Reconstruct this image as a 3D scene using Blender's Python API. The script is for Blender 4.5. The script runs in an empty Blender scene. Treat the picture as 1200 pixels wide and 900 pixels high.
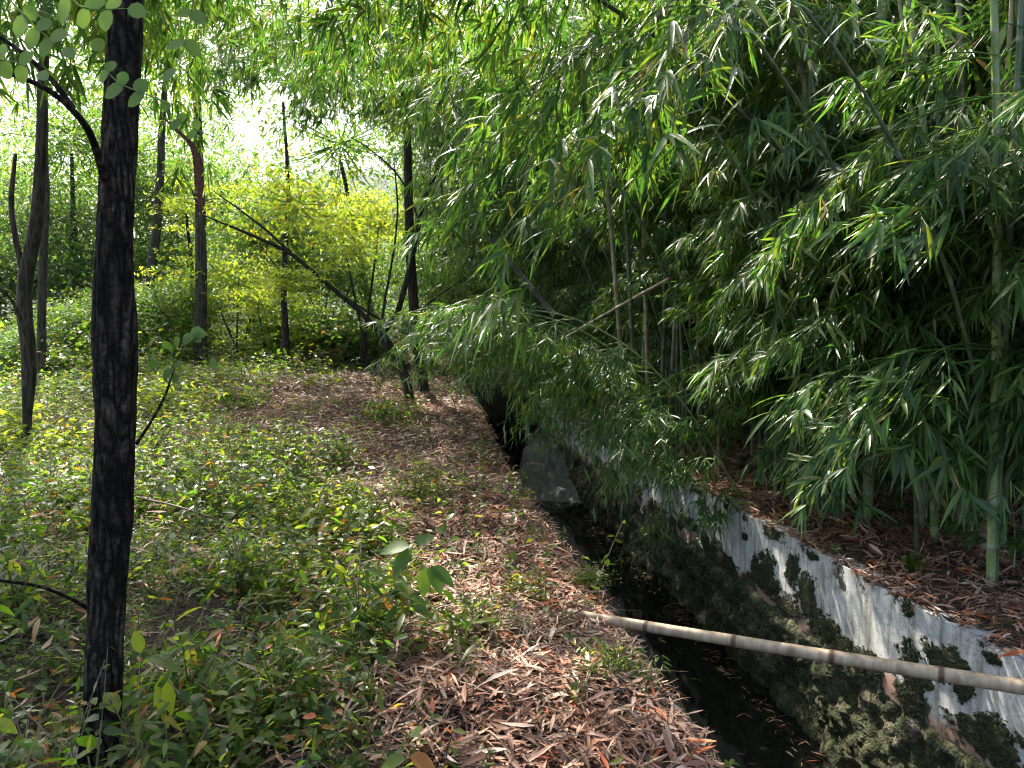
import bpy, math, random
import numpy as np
from mathutils import Vector, Matrix, noise
R = math.radians
sc = bpy.context.scene
col = sc.collection
rng = np.random.default_rng(7)
random.seed(7)

# ------------------------------------------------------------------ camera, sky, sun, exposure
F = 880.0; PITCH = R(3.9); CAMZ = 1.6
cam = bpy.data.objects.new('camera', bpy.data.cameras.new('camera')); col.objects.link(cam)
cam.location = (0, 0, CAMZ); cam.rotation_euler = (math.pi/2 - PITCH, 0, 0)
cam.data.sensor_width = 36; cam.data.lens = F/1200*36
cam.data.clip_start = 0.05; cam.data.clip_end = 3000
cam.data.dof.use_dof = True; cam.data.dof.focus_distance = 5.0; cam.data.dof.aperture_fstop = 20.0
sc.camera = cam
SUN_AZ = R(-26)          # measured from +Y towards +X
SUN_EL = R(50)
w = bpy.data.worlds.new('World'); sc.world = w; w.use_nodes = True
nt = w.node_tree; nt.nodes.clear()
o_ = nt.nodes.new('ShaderNodeOutputWorld'); b_ = nt.nodes.new('ShaderNodeBackground'); s_ = nt.nodes.new('ShaderNodeTexSky')
s_.sky_type = 'NISHITA'; s_.sun_disc = False; s_.sun_elevation = SUN_EL; s_.sun_rotation = SUN_AZ
s_.dust_density = 4.5; s_.air_density = 1.0; s_.ozone_density = 1.0
nt.links.new(s_.outputs[0], b_.inputs[0]); nt.links.new(b_.outputs[0], o_.inputs[0])
b_.inputs[1].default_value = 0.14
sl = bpy.data.lights.new('sun', 'SUN'); sl.energy = 4.5; sl.angle = R(0.55); sl.color = (1, .93, .80)
so = bpy.data.objects.new('sun', sl); col.objects.link(so)
sd = Vector((math.sin(SUN_AZ)*math.cos(SUN_EL), math.cos(SUN_AZ)*math.cos(SUN_EL), math.sin(SUN_EL)))
so.rotation_euler = sd.to_track_quat('Z', 'Y').to_euler(); so.location = sd*60
vs = sc.view_settings; vs.view_transform = 'Standard'; vs.look = 'None'; vs.gamma = 1; vs.exposure = 1.75
cy = sc.cycles
cy.max_bounces = 7; cy.diffuse_bounces = 3; cy.glossy_bounces = 3; cy.transmission_bounces = 4; cy.transparent_max_bounces = 4
cy.use_denoising = True; cy.use_adaptive_sampling = True; cy.adaptive_threshold = 0.02; cy.filter_width = 1.1
cy.caustics_reflective = False; cy.caustics_refractive = False

# ------------------------------------------------------------------ helpers
def ray(px, py):
    a, b = (px-600)/F, (450-py)/F
    return Vector((a, math.cos(PITCH)+b*math.sin(PITCH), -math.sin(PITCH)+b*math.cos(PITCH)))
def P(px, py, d):
    r = ray(px, py); return Vector((0, 0, CAMZ)) + r*(d/r.y)
# canal frame
EX, EY = 0.78, 2.76
CT = Vector((-0.130, 0.9915)).normalized(); CN = Vector((CT.y, -CT.x))
W = 1.84
WATER = -1.38
def uv_of(x, y):
    dx, dy = x-EX, y-EY
    return dx*CN.x+dy*CN.y, dx*CT.x+dy*CT.y+EY
def xy_of(u, v):
    return EX+CN.x*u+CT.x*(v-EY), EY+CN.y*u+CT.y*(v-EY)
def sstep(a, b, x):
    t = np.clip((x-a)/(b-a), 0, 1); return t*t*(3-2*t)
def fbm(x, y, s, seed=0):
    # smooth pseudo noise, vectorised
    x = np.asarray(x, float); y = np.asarray(y, float); r = 0
    for i, (a, b, c, d) in enumerate([(1, .3, 1.7, 1), (-.6, 1.1, .4, .8), (1.9, -1.3, 2.2, .5), (.8, 2.6, 5.1, .4), (3.7, 1.9, 3.3, .25), (-4.1, 3.3, .9, .22)]):
        r = r + d*np.sin((a*x+b*y)*s+c+seed*1.37)*np.cos((b*x-a*y)*s*.7+c*2+seed*2.1)
    return r/1.8
def H(x, y):
    x = np.asarray(x, float); y = np.asarray(y, float)
    u = (x-EX)*CN.x+(y-EY)*CN.y; v = (x-EX)*CT.x+(y-EY)*CT.y+EY
    left = 0.066*np.maximum(0, v-7.5)*sstep(7, 12, v)
    right = 0.03*np.maximum(0, v-9)
    k = sstep(-1, 3, u)
    z = left*(1-k)+right*k
    z = np.minimum(z, 2.6+0.02*np.maximum(0, v-45))
    m = np.clip(np.minimum(np.abs(u), np.abs(u-W))/0.5, 0, 1)
    z = z + (0.07*fbm(x, y, 1.3)+0.045*fbm(x, y, 3.3, 3))*m
    z = z + 0.16*sstep(-1.0, -2.4, u)*sstep(2.5, 5, v)*(1+.6*fbm(x, y, .7, 5))
    z = z + 0.10*sstep(W+.4, W+2.5, u)
    # the lips of the canal fall away a little
    z = z - 0.05*sstep(-.25, 0, u)*(u <= 0) - 0.04*sstep(W+.25, W, u)*(u >= W)
    return z
def G(px, py, lift=0):
    r = ray(px, py); t = 1.0
    for i in range(4000):
        p = Vector((0, 0, CAMZ))+r*t
        if p.z <= float(H(p.x, p.y)): break
        t += 0.01+t*.001
    return Vector((p.x, p.y, float(H(p.x, p.y))+lift))

class MB:
    def __init__(s): s.v = []; s.q = []; s.t = []; s.n = 0; s.at = []
    def add(s, V, Q=None, T=None, A=None):
        V = np.asarray(V, float).reshape(-1, 3)
        if Q is not None and len(Q): s.q.append(np.asarray(Q, int).reshape(-1, 4)+s.n)
        if T is not None and len(T): s.t.append(np.asarray(T, int).reshape(-1, 3)+s.n)
        s.v.append(V); s.n += len(V)
        s.at.append(np.zeros(len(V)) if A is None else np.asarray(A, float))
        return s
    def mesh(s, name, mat, smooth=True, attr=None):
        me = bpy.data.meshes.new(name)
        V = np.concatenate(s.v) if s.v else np.zeros((0, 3))
        Q = np.concatenate(s.q) if s.q else np.zeros((0, 4), int)
        T = np.concatenate(s.t) if s.t else np.zeros((0, 3), int)
        me.vertices.add(len(V)); me.vertices.foreach_set('co', V.ravel())
        nl = Q.size+T.size
        me.loops.add(nl); me.loops.foreach_set('vertex_index', np.concatenate([Q.ravel(), T.ravel()]))
        me.polygons.add(len(Q)+len(T))
        st = np.concatenate([np.arange(len(Q))*4, Q.size+np.arange(len(T))*3])
        me.polygons.foreach_set('loop_start', st)
        me.polygons.foreach_set('use_smooth', np.full(len(Q)+len(T), smooth))
        me.update(calc_edges=True)
        if attr:
            a = me.attributes.new(attr, 'FLOAT', 'POINT'); a.data.foreach_set('value', np.concatenate(s.at))
        me.materials.append(mat)
        return me
    def build(s, name, mat, parent=None, smooth=True, attr=None, loc=None):
        o = bpy.data.objects.new(name, s.mesh(name, mat, smooth, attr)); col.objects.link(o)
        if parent: o.parent = parent
        if loc is not None: o.location = loc
        return o
def tag(o, label=None, cat=None, group=None, kind=None):
    if label: o['label'] = label
    if cat: o['category'] = cat
    if group: o['group'] = group
    if kind: o['kind'] = kind
    return o
def empty(name, loc=(0, 0, 0)):
    o = bpy.data.objects.new(name, None); o.location = loc; o.empty_display_size = .1; col.objects.link(o); return o

def norm(a): return a/np.maximum(np.linalg.norm(a, axis=-1, keepdims=True), 1e-9)
LANCE = dict(t=[0, .12, .38, .72, 1], w=[.06, .38, .5, .3, .015], fold=.25)
LANCE_LO = dict(t=[0, .35, .75, 1], w=[.08, .5, .28, .015], fold=None)
OVATE = dict(t=[0, .2, .5, .8, 1], w=[.05, .42, .5, .28, .02], fold=.2)
OVATE_LO = dict(t=[0, .45, 1], w=[.08, .5, .04], fold=None)
ROUND = dict(t=[0, .12, .4, .7, .92, 1], w=[.08, .34, .5, .46, .22, .04], fold=.08)
def leaves(mb, Pb, D, N, L, Wd, tm, droop=0.2, curl=0.0):
    """vectorised leaf blades: base points, directions, normals, lengths, widths"""
    Pb = np.asarray(Pb, float); n = len(Pb)
    if n == 0: return
    D = norm(np.asarray(D, float)); S = norm(np.cross(D, N)); N = np.cross(S, D)
    L = np.broadcast_to(np.asarray(L, float), (n,)); Wd = np.broadcast_to(np.asarray(Wd, float), (n,))
    droop = np.broadcast_to(np.asarray(droop, float), (n,)); curl = np.broadcast_to(np.asarray(curl, float), (n,))
    ts, ws, fold = tm['t'], tm['w'], tm['fold']; m = len(ts); k = 3 if fold is not None else 2
    V = np.zeros((n, m, k, 3))
    for i, (t, w_) in enumerate(zip(ts, ws)):
        c = Pb+D*(L*t)[:, None]+np.array([0, 0, -1.])*(droop*L*t*t)[:, None]+N*(curl*L*t*(1-t)*2)[:, None]
        tw = S*(Wd*w_)[:, None]
        if k == 3:
            up = N*(Wd*w_*fold)[:, None]
            V[:, i, 0] = c-tw+up; V[:, i, 1] = c; V[:, i, 2] = c+tw+up
        else:
            V[:, i, 0] = c-tw; V[:, i, 1] = c+tw
    Q = []
    for i in range(m-1):
        for j in range(k-1):
            Q.append([i*k+j, i*k+j+1, (i+1)*k+j+1, (i+1)*k+j])
    Q = np.array(Q)[None]+(np.arange(n)*m*k)[:, None, None]
    mb.add(V.reshape(-1, 3), Q.reshape(-1, 4))
def tube(mb, pts, rad, sides=6, cap=True, bark=0, seed=0, attr0=0, twist=0, sc_bark=9):
    pts = np.asarray([tuple(p) for p in pts], float); m = len(pts)
    rad = np.broadcast_to(np.asarray(rad, float), (m,))
    T = np.gradient(pts, axis=0); T = norm(T)
    ref = np.array([0, 0, 1.]) if abs(T[:, 2]).mean() < .8 else np.array([1., 0, 0])
    A = norm(np.cross(T, ref)); B = np.cross(T, A)
    th = np.arange(sides)/sides*2*math.pi
    s = np.concatenate([[0], np.cumsum(np.linalg.norm(np.diff(pts, axis=0), axis=1))])
    rr = rad[:, None]*np.ones((1, sides))
    if bark:
        f = 0
        for k_, a in ((5, .5), (9, .8), (14, .6), (23, .35)):
            f = f + a*np.abs(np.sin(k_*.5*th[None]+1.3*np.sin(s[:, None]*sc_bark*.31+k_+seed)+.8*np.sin(s[:, None]*sc_bark*.9+k_*2+seed)))
        f = f + .25*np.sin(s[:, None]*sc_bark*4+th[None]*3)
        rr = rr*(1+bark*(f-1.2))
    V = pts[:, None]+A[:, None]*(np.cos(th)[None, :, None])*rr[..., None]+B[:, None]*(np.sin(th)[None, :, None])*rr[..., None]
    i = np.arange(m-1)[:, None]; j = np.arange(sides)[None]; j2 = (j+1) % sides
    Q = np.stack([i*sides+j, i*sides+j2, (i+1)*sides+j2, (i+1)*sides+j], -1).reshape(-1, 4)
    mb.add(V.reshape(-1, 3), Q, A=np.repeat(s+attr0, sides))
    if cap:
        for e, (c, off) in enumerate(((pts[0], 0), (pts[-1], (m-1)*sides))):
            ring = V[0 if e == 0 else -1]
            VV = np.vstack([ring, c[None]])
            TT = [[a, (a+1) % sides, sides] if e else [(a+1) % sides, a, sides] for a in range(sides)]
            mb.add(VV, T=TT, A=np.full(sides+1, (s[0] if e == 0 else s[-1])+attr0))
def smooth_path(pts, n):
    pts = np.asarray([tuple(p) for p in pts], float)
    s = np.concatenate([[0], np.cumsum(np.linalg.norm(np.diff(pts, axis=0), axis=1))]); s /= s[-1]
    q = np.linspace(0, 1, n); out = np.zeros((n, pts.shape[1]))
    mt = np.gradient(pts, s, axis=0) if len(pts) > 2 else np.repeat((pts[1:]-pts[:1]), 2, 0)
    for a, t in enumerate(q):
        i = min(int(np.searchsorted(s, t, 'right'))-1, len(s)-2); i = max(i, 0)
        h = s[i+1]-s[i]; u = (t-s[i])/h
        out[a] = ((2*u**3-3*u**2+1)*pts[i]+(u**3-2*u**2+u)*h*mt[i]+(-2*u**3+3*u**2)*pts[i+1]+(u**3-u**2)*h*mt[i+1])
    return out

# ------------------------------------------------------------------ materials
def mat_new(name):
    m = bpy.data.materials.new(name); m.use_nodes = True; m.node_tree.nodes.clear()
    n = m.node_tree.nodes; l = m.node_tree.links
    out = n.new('ShaderNodeOutputMaterial'); bs = n.new('ShaderNodeBsdfPrincipled'); l.new(bs.outputs[0], out.inputs[0])
    return m, n, l, out, bs
def ramp(n, stops):
    r = n.new('ShaderNodeValToRGB'); e = r.color_ramp.elements
    while len(e) < len(stops): e.new(.5)
    for x, (p, c) in zip(e, stops): x.position = p; x.color = (*c, 1)
    return r
def leaf_mat(name, stops, trans_stops, tmix=.45, rough=.38, spec=.5, tint=None):
    m, n, l, out, bs = mat_new(name)
    g = n.new('ShaderNodeNewGeometry'); oi = n.new('ShaderNodeObjectInfo')
    ad = n.new('ShaderNodeMath'); ad.operation = 'ADD'; l.new(g.outputs['Random Per Island'], ad.inputs[0])
    mu = n.new('ShaderNodeMath'); mu.operation = 'MULTIPLY'; l.new(oi.outputs['Random'], mu.inputs[0]); mu.inputs[1].default_value = .37
    l.new(mu.outputs[0], ad.inputs[1])
    fr = n.new('ShaderNodeMath'); fr.operation = 'FRACT'; l.new(ad.outputs[0], fr.inputs[0])
    r1 = ramp(n, stops); r2 = ramp(n, trans_stops)
    l.new(fr.outputs[0], r1.inputs[0]); l.new(fr.outputs[0], r2.inputs[0])
    tc = n.new('ShaderNodeTexCoord'); nz = n.new('ShaderNodeTexNoise'); nz.inputs['Scale'].default_value = 35; l.new(tc.outputs['Object'], nz.inputs[0])
    mr = n.new('ShaderNodeMapRange'); mr.inputs[3].default_value = .7; mr.inputs[4].default_value = 1.3; l.new(nz.outputs[0], mr.inputs[0])
    hs = n.new('ShaderNodeHueSaturation'); l.new(r1.outputs[0], hs.inputs['Color']); l.new(mr.outputs[0], hs.inputs['Value'])
    last = hs.outputs[0]
    if tint:
        nt_ = n.new('ShaderNodeTexNoise'); nt_.inputs['Scale'].default_value = .55; nt_.inputs['Detail'].default_value = 3; l.new(tc.outputs['Object'], nt_.inputs[0])
        rt = n.new('ShaderNodeMapRange'); rt.inputs[1].default_value = .42; rt.inputs[2].default_value = .66; rt.inputs[3].default_value = .0; rt.inputs[4].default_value = .45; l.new(nt_.outputs[0], rt.inputs[0])
        mt = n.new('ShaderNodeMix'); mt.data_type = 'RGBA'; mt.blend_type = 'MULTIPLY'; l.new(rt.outputs[0], mt.inputs[0]); l.new(last, mt.inputs[6]); mt.inputs[7].default_value = (*tint, 1); last = mt.outputs[2]
    l.new(last, bs.inputs['Base Color'])
    bs.inputs['Roughness'].default_value = rough; bs.inputs['Specular IOR Level'].default_value = spec
    tr = n.new('ShaderNodeBsdfTranslucent'); l.new(r2.outputs[0], tr.inputs[0])
    mx = n.new('ShaderNodeMixShader'); mx.inputs[0].default_value = tmix
    l.new(bs.outputs[0], mx.inputs[1]); l.new(tr.outputs[0], mx.inputs[2]); l.new(mx.outputs[0], out.inputs[0])
    return m
M = {}
M['bamboo_leaf'] = leaf_mat('bamboo_leaf', [(0, (.034, .082, .024)), (.5, (.058, .125, .033)), (.85, (.095, .18, .036)), (.97, (.16, .23, .04)), (1, (.33, .22, .10))],
                            [(0, (.08, .24, .02)), (.5, (.13, .32, .03)), (.85, (.28, .46, .03)), (.97, (.46, .52, .04)), (1, (.4, .2, .05))], .38, .36, .5)
M['yellow_leaf'] = leaf_mat('yellow_green_leaf', [(0, (.06, .12, .02)), (.5, (.10, .17, .02)), (.9, (.15, .20, .02)), (1, (.28, .2, .03))],
                            [(0, (.34, .52, .03)), (.5, (.46, .64, .03)), (.9, (.72, .72, .04)), (1, (.7, .45, .05))], .62, .45)
M['wood_leaf'] = leaf_mat('woodland_leaf', [(0, (.035, .085, .02)), (.6, (.06, .12, .025)), (1, (.10, .16, .03))],
                          [(0, (.12, .30, .02)), (.6, (.22, .42, .03)), (1, (.40, .52, .04))], .48, .5, .3)
M['herb_leaf'] = leaf_mat('herb_leaf', [(0, (.03, .06, .012)), (.45, (.055, .105, .017)), (.8, (.095, .15, .02)), (.92, (.16, .18, .03)), (.96, (.32, .15, .04)), (1, (.38, .10, .04))],
                          [(0, (.12, .30, .015)), (.6, (.28, .48, .025)), (.93, (.55, .58, .04)), (1, (.6, .16, .03))], .5, .40, .5)
M['near_leaf'] = leaf_mat('locust_leaflet', [(0, (.055, .12, .03)), (1, (.10, .18, .03))], [(0, (.18, .38, .04)), (1, (.3, .48, .05))], .5, .5)
M['litter'] = leaf_mat('dead_bamboo_leaf', [(0, (.07, .036, .025)), (.22, (.18, .095, .065)), (.55, (.37, .21, .14)), (.82, (.52, .37, .27)), (.935, (.62, .52, .43)), (.95, (.42, .10, .035)), (1, (.52, .13, .035))],
                       [(0, (.1, .05, .03)), (.9, (.35, .2, .1)), (1, (.5, .15, .05))], .18, .55, .35, (1.2, .78, .6))
M['dead_leaf'] = leaf_mat('curled_dead_leaf', [(0, (.26, .10, .05)), (1, (.36, .20, .12))], [(0, (.3, .1, .04)), (1, (.4, .2, .1))], .25, .6)
M['dry_stem'] = leaf_mat('dry_stem', [(0, (.09, .06, .04)), (1, (.30, .23, .15))], [(0, (.1, .07, .04)), (1, (.3, .2, .1))], .1, .6)

def bark_mat(name, c1, c2, scale=30, moss=0, bump=.6):
    m, n, l, out, bs = mat_new(name)
    tc = n.new('ShaderNodeTexCoord'); mp = n.new('ShaderNodeMapping'); mp.inputs['Scale'].default_value = (1, 1, .16)
    l.new(tc.outputs['Object'], mp.inputs[0])
    nz = n.new('ShaderNodeTexNoise'); nz.inputs['Scale'].default_value = scale; nz.inputs['Detail'].default_value = 7; nz.inputs['Distortion'].default_value = .6; l.new(mp.outputs[0], nz.inputs[0])
    r = ramp(n, [(.38, c1), (.62, c2)]); l.new(nz.outputs[0], r.inputs[0])
    last = r.outputs[0]
    n2 = n.new('ShaderNodeTexNoise'); n2.inputs['Scale'].default_value = 5; n2.inputs['Detail'].default_value = 6; l.new(tc.outputs['Object'], n2.inputs[0])
    if moss:
        r2 = ramp(n, [(.55, (0, 0, 0)), (.68, (1, 1, 1))]); l.new(n2.outputs[0], r2.inputs[0])
        mx = n.new('ShaderNodeMix'); mx.data_type = 'RGBA'; l.new(r2.outputs[0], mx.inputs[0]); l.new(last, mx.inputs[6]); mx.inputs[7].default_value = (.09, .11, .06, 1); last = mx.outputs[2]
    l.new(last, bs.inputs['Base Color']); bs.inputs['Roughness'].default_value = .9; bs.inputs['Specular IOR Level'].default_value = .25
    bp = n.new('ShaderNodeBump'); bp.inputs['Strength'].default_value = bump; bp.inputs['Distance'].default_value = .02; l.new(nz.outputs[0], bp.inputs['Height']); l.new(bp.outputs[0], bs.inputs['Normal'])
    return m
def near_bark():
    m, n, l, out, bs = mat_new('locust_bark')
    tc = n.new('ShaderNodeTexCoord'); mp = n.new('ShaderNodeMapping'); mp.inputs['Scale'].default_value = (1, 1, .22); l.new(tc.outputs['Object'], mp.inputs[0])
    nz = n.new('ShaderNodeTexNoise'); nz.inputs['Scale'].default_value = 8; nz.inputs['Detail'].default_value = 6; l.new(mp.outputs[0], nz.inputs[0])
    mxv = n.new('ShaderNodeMix'); mxv.data_type = 'RGBA'; mxv.inputs[0].default_value = .12; l.new(mp.outputs[0], mxv.inputs[6]); l.new(nz.outputs['Color'], mxv.inputs[7])
    vo = n.new('ShaderNodeTexVoronoi'); vo.feature = 'DISTANCE_TO_EDGE'; vo.inputs['Scale'].default_value = 34; l.new(mxv.outputs[2], vo.inputs[0])
    n2 = n.new('ShaderNodeTexNoise'); n2.inputs['Scale'].default_value = 60; n2.inputs['Detail'].default_value = 8; l.new(tc.outputs['Object'], n2.inputs[0])
    n3 = n.new('ShaderNodeTexNoise'); n3.inputs['Scale'].default_value = 4; n3.inputs['Detail'].default_value = 5; l.new(tc.outputs['Object'], n3.inputs[0])
    r = ramp(n, [(.0, (.004, .0035, .003)), (.10, (.014, .011, .009)), (.3, (.055, .043, .033))]); l.new(vo.outputs[0], r.inputs[0])
    mr = n.new('ShaderNodeMapRange'); mr.inputs[1].default_value = .35; mr.inputs[2].default_value = .7; mr.inputs[3].default_value = .35; mr.inputs[4].default_value = 2.1; l.new(n2.outputs[0], mr.inputs[0])
    m3 = n.new('ShaderNodeMapRange'); m3.inputs[1].default_value = .4; m3.inputs[2].default_value = .6; m3.inputs[3].default_value = .5; m3.inputs[4].default_value = 1.3; l.new(n3.outputs[0], m3.inputs[0])
    mu = n.new('ShaderNodeMath'); mu.operation = 'MULTIPLY'; l.new(mr.outputs[0], mu.inputs[0]); l.new(m3.outputs[0], mu.inputs[1])
    hs = n.new('ShaderNodeHueSaturation'); l.new(r.outputs[0], hs.inputs['Color']); l.new(mu.outputs[0], hs.inputs['Value']); l.new(hs.outputs[0], bs.inputs['Base Color'])
    bs.inputs['Roughness'].default_value = .9; bs.inputs['Specular IOR Level'].default_value = .2
    ad = n.new('ShaderNodeMath'); ad.operation = 'MULTIPLY_ADD'; l.new(n2.outputs[0], ad.inputs[0]); ad.inputs[1].default_value = .12; l.new(vo.outputs[0], ad.inputs[2])
    bp = n.new('ShaderNodeBump'); bp.inputs['Strength'].default_value = 1; bp.inputs['Distance'].default_value = .05; l.new(ad.outputs[0], bp.inputs['Height']); l.new(bp.outputs[0], bs.inputs['Normal'])
    return m
M['bark'] = near_bark()
M['bark_thin'] = bark_mat('dark_bark', (.010, .008, .007), (.045, .036, .028), 40)
M['bark_grey'] = bark_mat('grey_bark', (.022, .019, .015), (.085, .07, .052), 30)
def culm_mat(name, c1, c2, node=(.30, .32, .24), rough=.42, band=((0, 1), (.09, .55), (.2, 0))):
    m, n, l, out, bs = mat_new(name)
    at = n.new('ShaderNodeAttribute'); at.attribute_name = 'along'
    tc = n.new('ShaderNodeTexCoord'); mp = n.new('ShaderNodeMapping'); mp.inputs['Scale'].default_value = (1, 1, .12); l.new(tc.outputs['Object'], mp.inputs[0])
    nz = n.new('ShaderNodeTexNoise'); nz.inputs['Scale'].default_value = 26; nz.inputs['Detail'].default_value = 6; l.new(mp.outputs[0], nz.inputs[0])
    r = ramp(n, [(.35, c1), (.65, c2)]); l.new(nz.outputs[0], r.inputs[0])
    md = n.new('ShaderNodeMath'); md.operation = 'PINGPONG'; l.new(at.outputs['Fac'], md.inputs[0]); md.inputs[1].default_value = .14
    # just under each node: pale bloom
    r2 = ramp(n, [(p_, (c_,)*3) for p_, c_ in band]); mm = n.new('ShaderNodeMath'); mm.operation = 'DIVIDE'; l.new(md.outputs[0], mm.inputs[0]); mm.inputs[1].default_value = .14
    l.new(mm.outputs[0], r2.inputs[0])
    mx = n.new('ShaderNodeMix'); mx.data_type = 'RGBA'; l.new(r2.outputs[0], mx.inputs[0]); l.new(r.outputs[0], mx.inputs[6]); mx.inputs[7].default_value = (*node, 1)
    n3 = n.new('ShaderNodeTexNoise'); n3.inputs['Scale'].default_value = 9; n3.inputs['Detail'].default_value = 5; l.new(tc.outputs['Object'], n3.inputs[0])
    r3 = ramp(n, [(.55, (1, 1, 1)), (.72, (.35, .33, .28))]); l.new(n3.outputs[0], r3.inputs[0])
    mx2 = n.new('ShaderNodeMix'); mx2.data_type = 'RGBA'; mx2.blend_type = 'MULTIPLY'; mx2.inputs[0].default_value = .8; l.new(mx.outputs[2], mx2.inputs[6]); l.new(r3.outputs[0], mx2.inputs[7])
    l.new(mx2.outputs[2], bs.inputs['Base Color']); bs.inputs['Roughness'].default_value = rough
    return m
M['culm_green'] = culm_mat('green_culm', (.16, .24, .08), (.30, .38, .16))
M['culm_dark'] = culm_mat('dark_green_culm', (.05, .085, .04), (.10, .14, .07), (.16, .19, .13))
M['culm_tan'] = culm_mat('tan_culm', (.24, .18, .12), (.38, .31, .22), (.40, .35, .27))
M['culm_dead'] = culm_mat('blackened_culm', (.016, .015, .012), (.05, .045, .035), (.07, .065, .05), .6)
M['culm_pale'] = culm_mat('weathered_pale_culm', (.31, .215, .135), (.52, .40, .27), (.10, .055, .03), .5, ((0, 1), (.045, .9), (.075, 0)))

def ground_mat():
    m, n, l, out, bs = mat_new('soil')
    tc = n.new('ShaderNodeTexCoord')
    nz = n.new('ShaderNodeTexNoise'); nz.inputs['Scale'].default_value = 1.2; nz.inputs['Detail'].default_value = 9; l.new(tc.outputs['Object'], nz.inputs[0])
    n2 = n.new('ShaderNodeTexNoise'); n2.inputs['Scale'].default_value = 45; n2.inputs['Detail'].default_value = 6; l.new(tc.outputs['Object'], n2.inputs[0])
    vo = n.new('ShaderNodeTexVoronoi'); vo.inputs['Scale'].default_value = 60; l.new(tc.outputs['Object'], vo.inputs[0])
    r = ramp(n, [(.3, (.045, .03, .022)), (.5, (.085, .055, .038)), (.7, (.15, .10, .075))]); l.new(n2.outputs[0], r.inputs[0])
    r2 = ramp(n, [(.42, (1, 1, 1)), (.6, (.6, .75, .5))]); l.new(nz.outputs[0], r2.inputs[0])
    mx = n.new('ShaderNodeMix'); mx.data_type = 'RGBA'; mx.blend_type = 'MULTIPLY'; mx.inputs[0].default_value = 1; l.new(r.outputs[0], mx.inputs[6]); l.new(r2.outputs[0], mx.inputs[7])
    l.new(mx.outputs[2], bs.inputs['Base Color']); bs.inputs['Roughness'].default_value = .95
    bp = n.new('ShaderNodeBump'); bp.inputs['Strength'].default_value = .8; bp.inputs['Distance'].default_value = .02; l.new(vo.outputs[0], bp.inputs['Height']); l.new(bp.outputs[0], bs.inputs['Normal'])
    return m
M['ground'] = ground_mat()
def water_mat():
    m, n, l, out, bs = mat_new('still_dark_water')
    bs.inputs['Base Color'].default_value = (.010, .011, .008, 1); bs.inputs['Roughness'].default_value = .04; bs.inputs['IOR'].default_value = 1.33
    tc = n.new('ShaderNodeTexCoord'); nz = n.new('ShaderNodeTexNoise'); nz.inputs['Scale'].default_value = 7; nz.inputs['Detail'].default_value = 3; l.new(tc.outputs['Object'], nz.inputs[0])
    bp = n.new('ShaderNodeBump'); bp.inputs['Strength'].default_value = .06; bp.inputs['Distance'].default_value = .02; l.new(nz.outputs[0], bp.inputs['Height']); l.new(bp.outputs[0], bs.inputs['Normal'])
    return m
M['water'] = water_mat()
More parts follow.
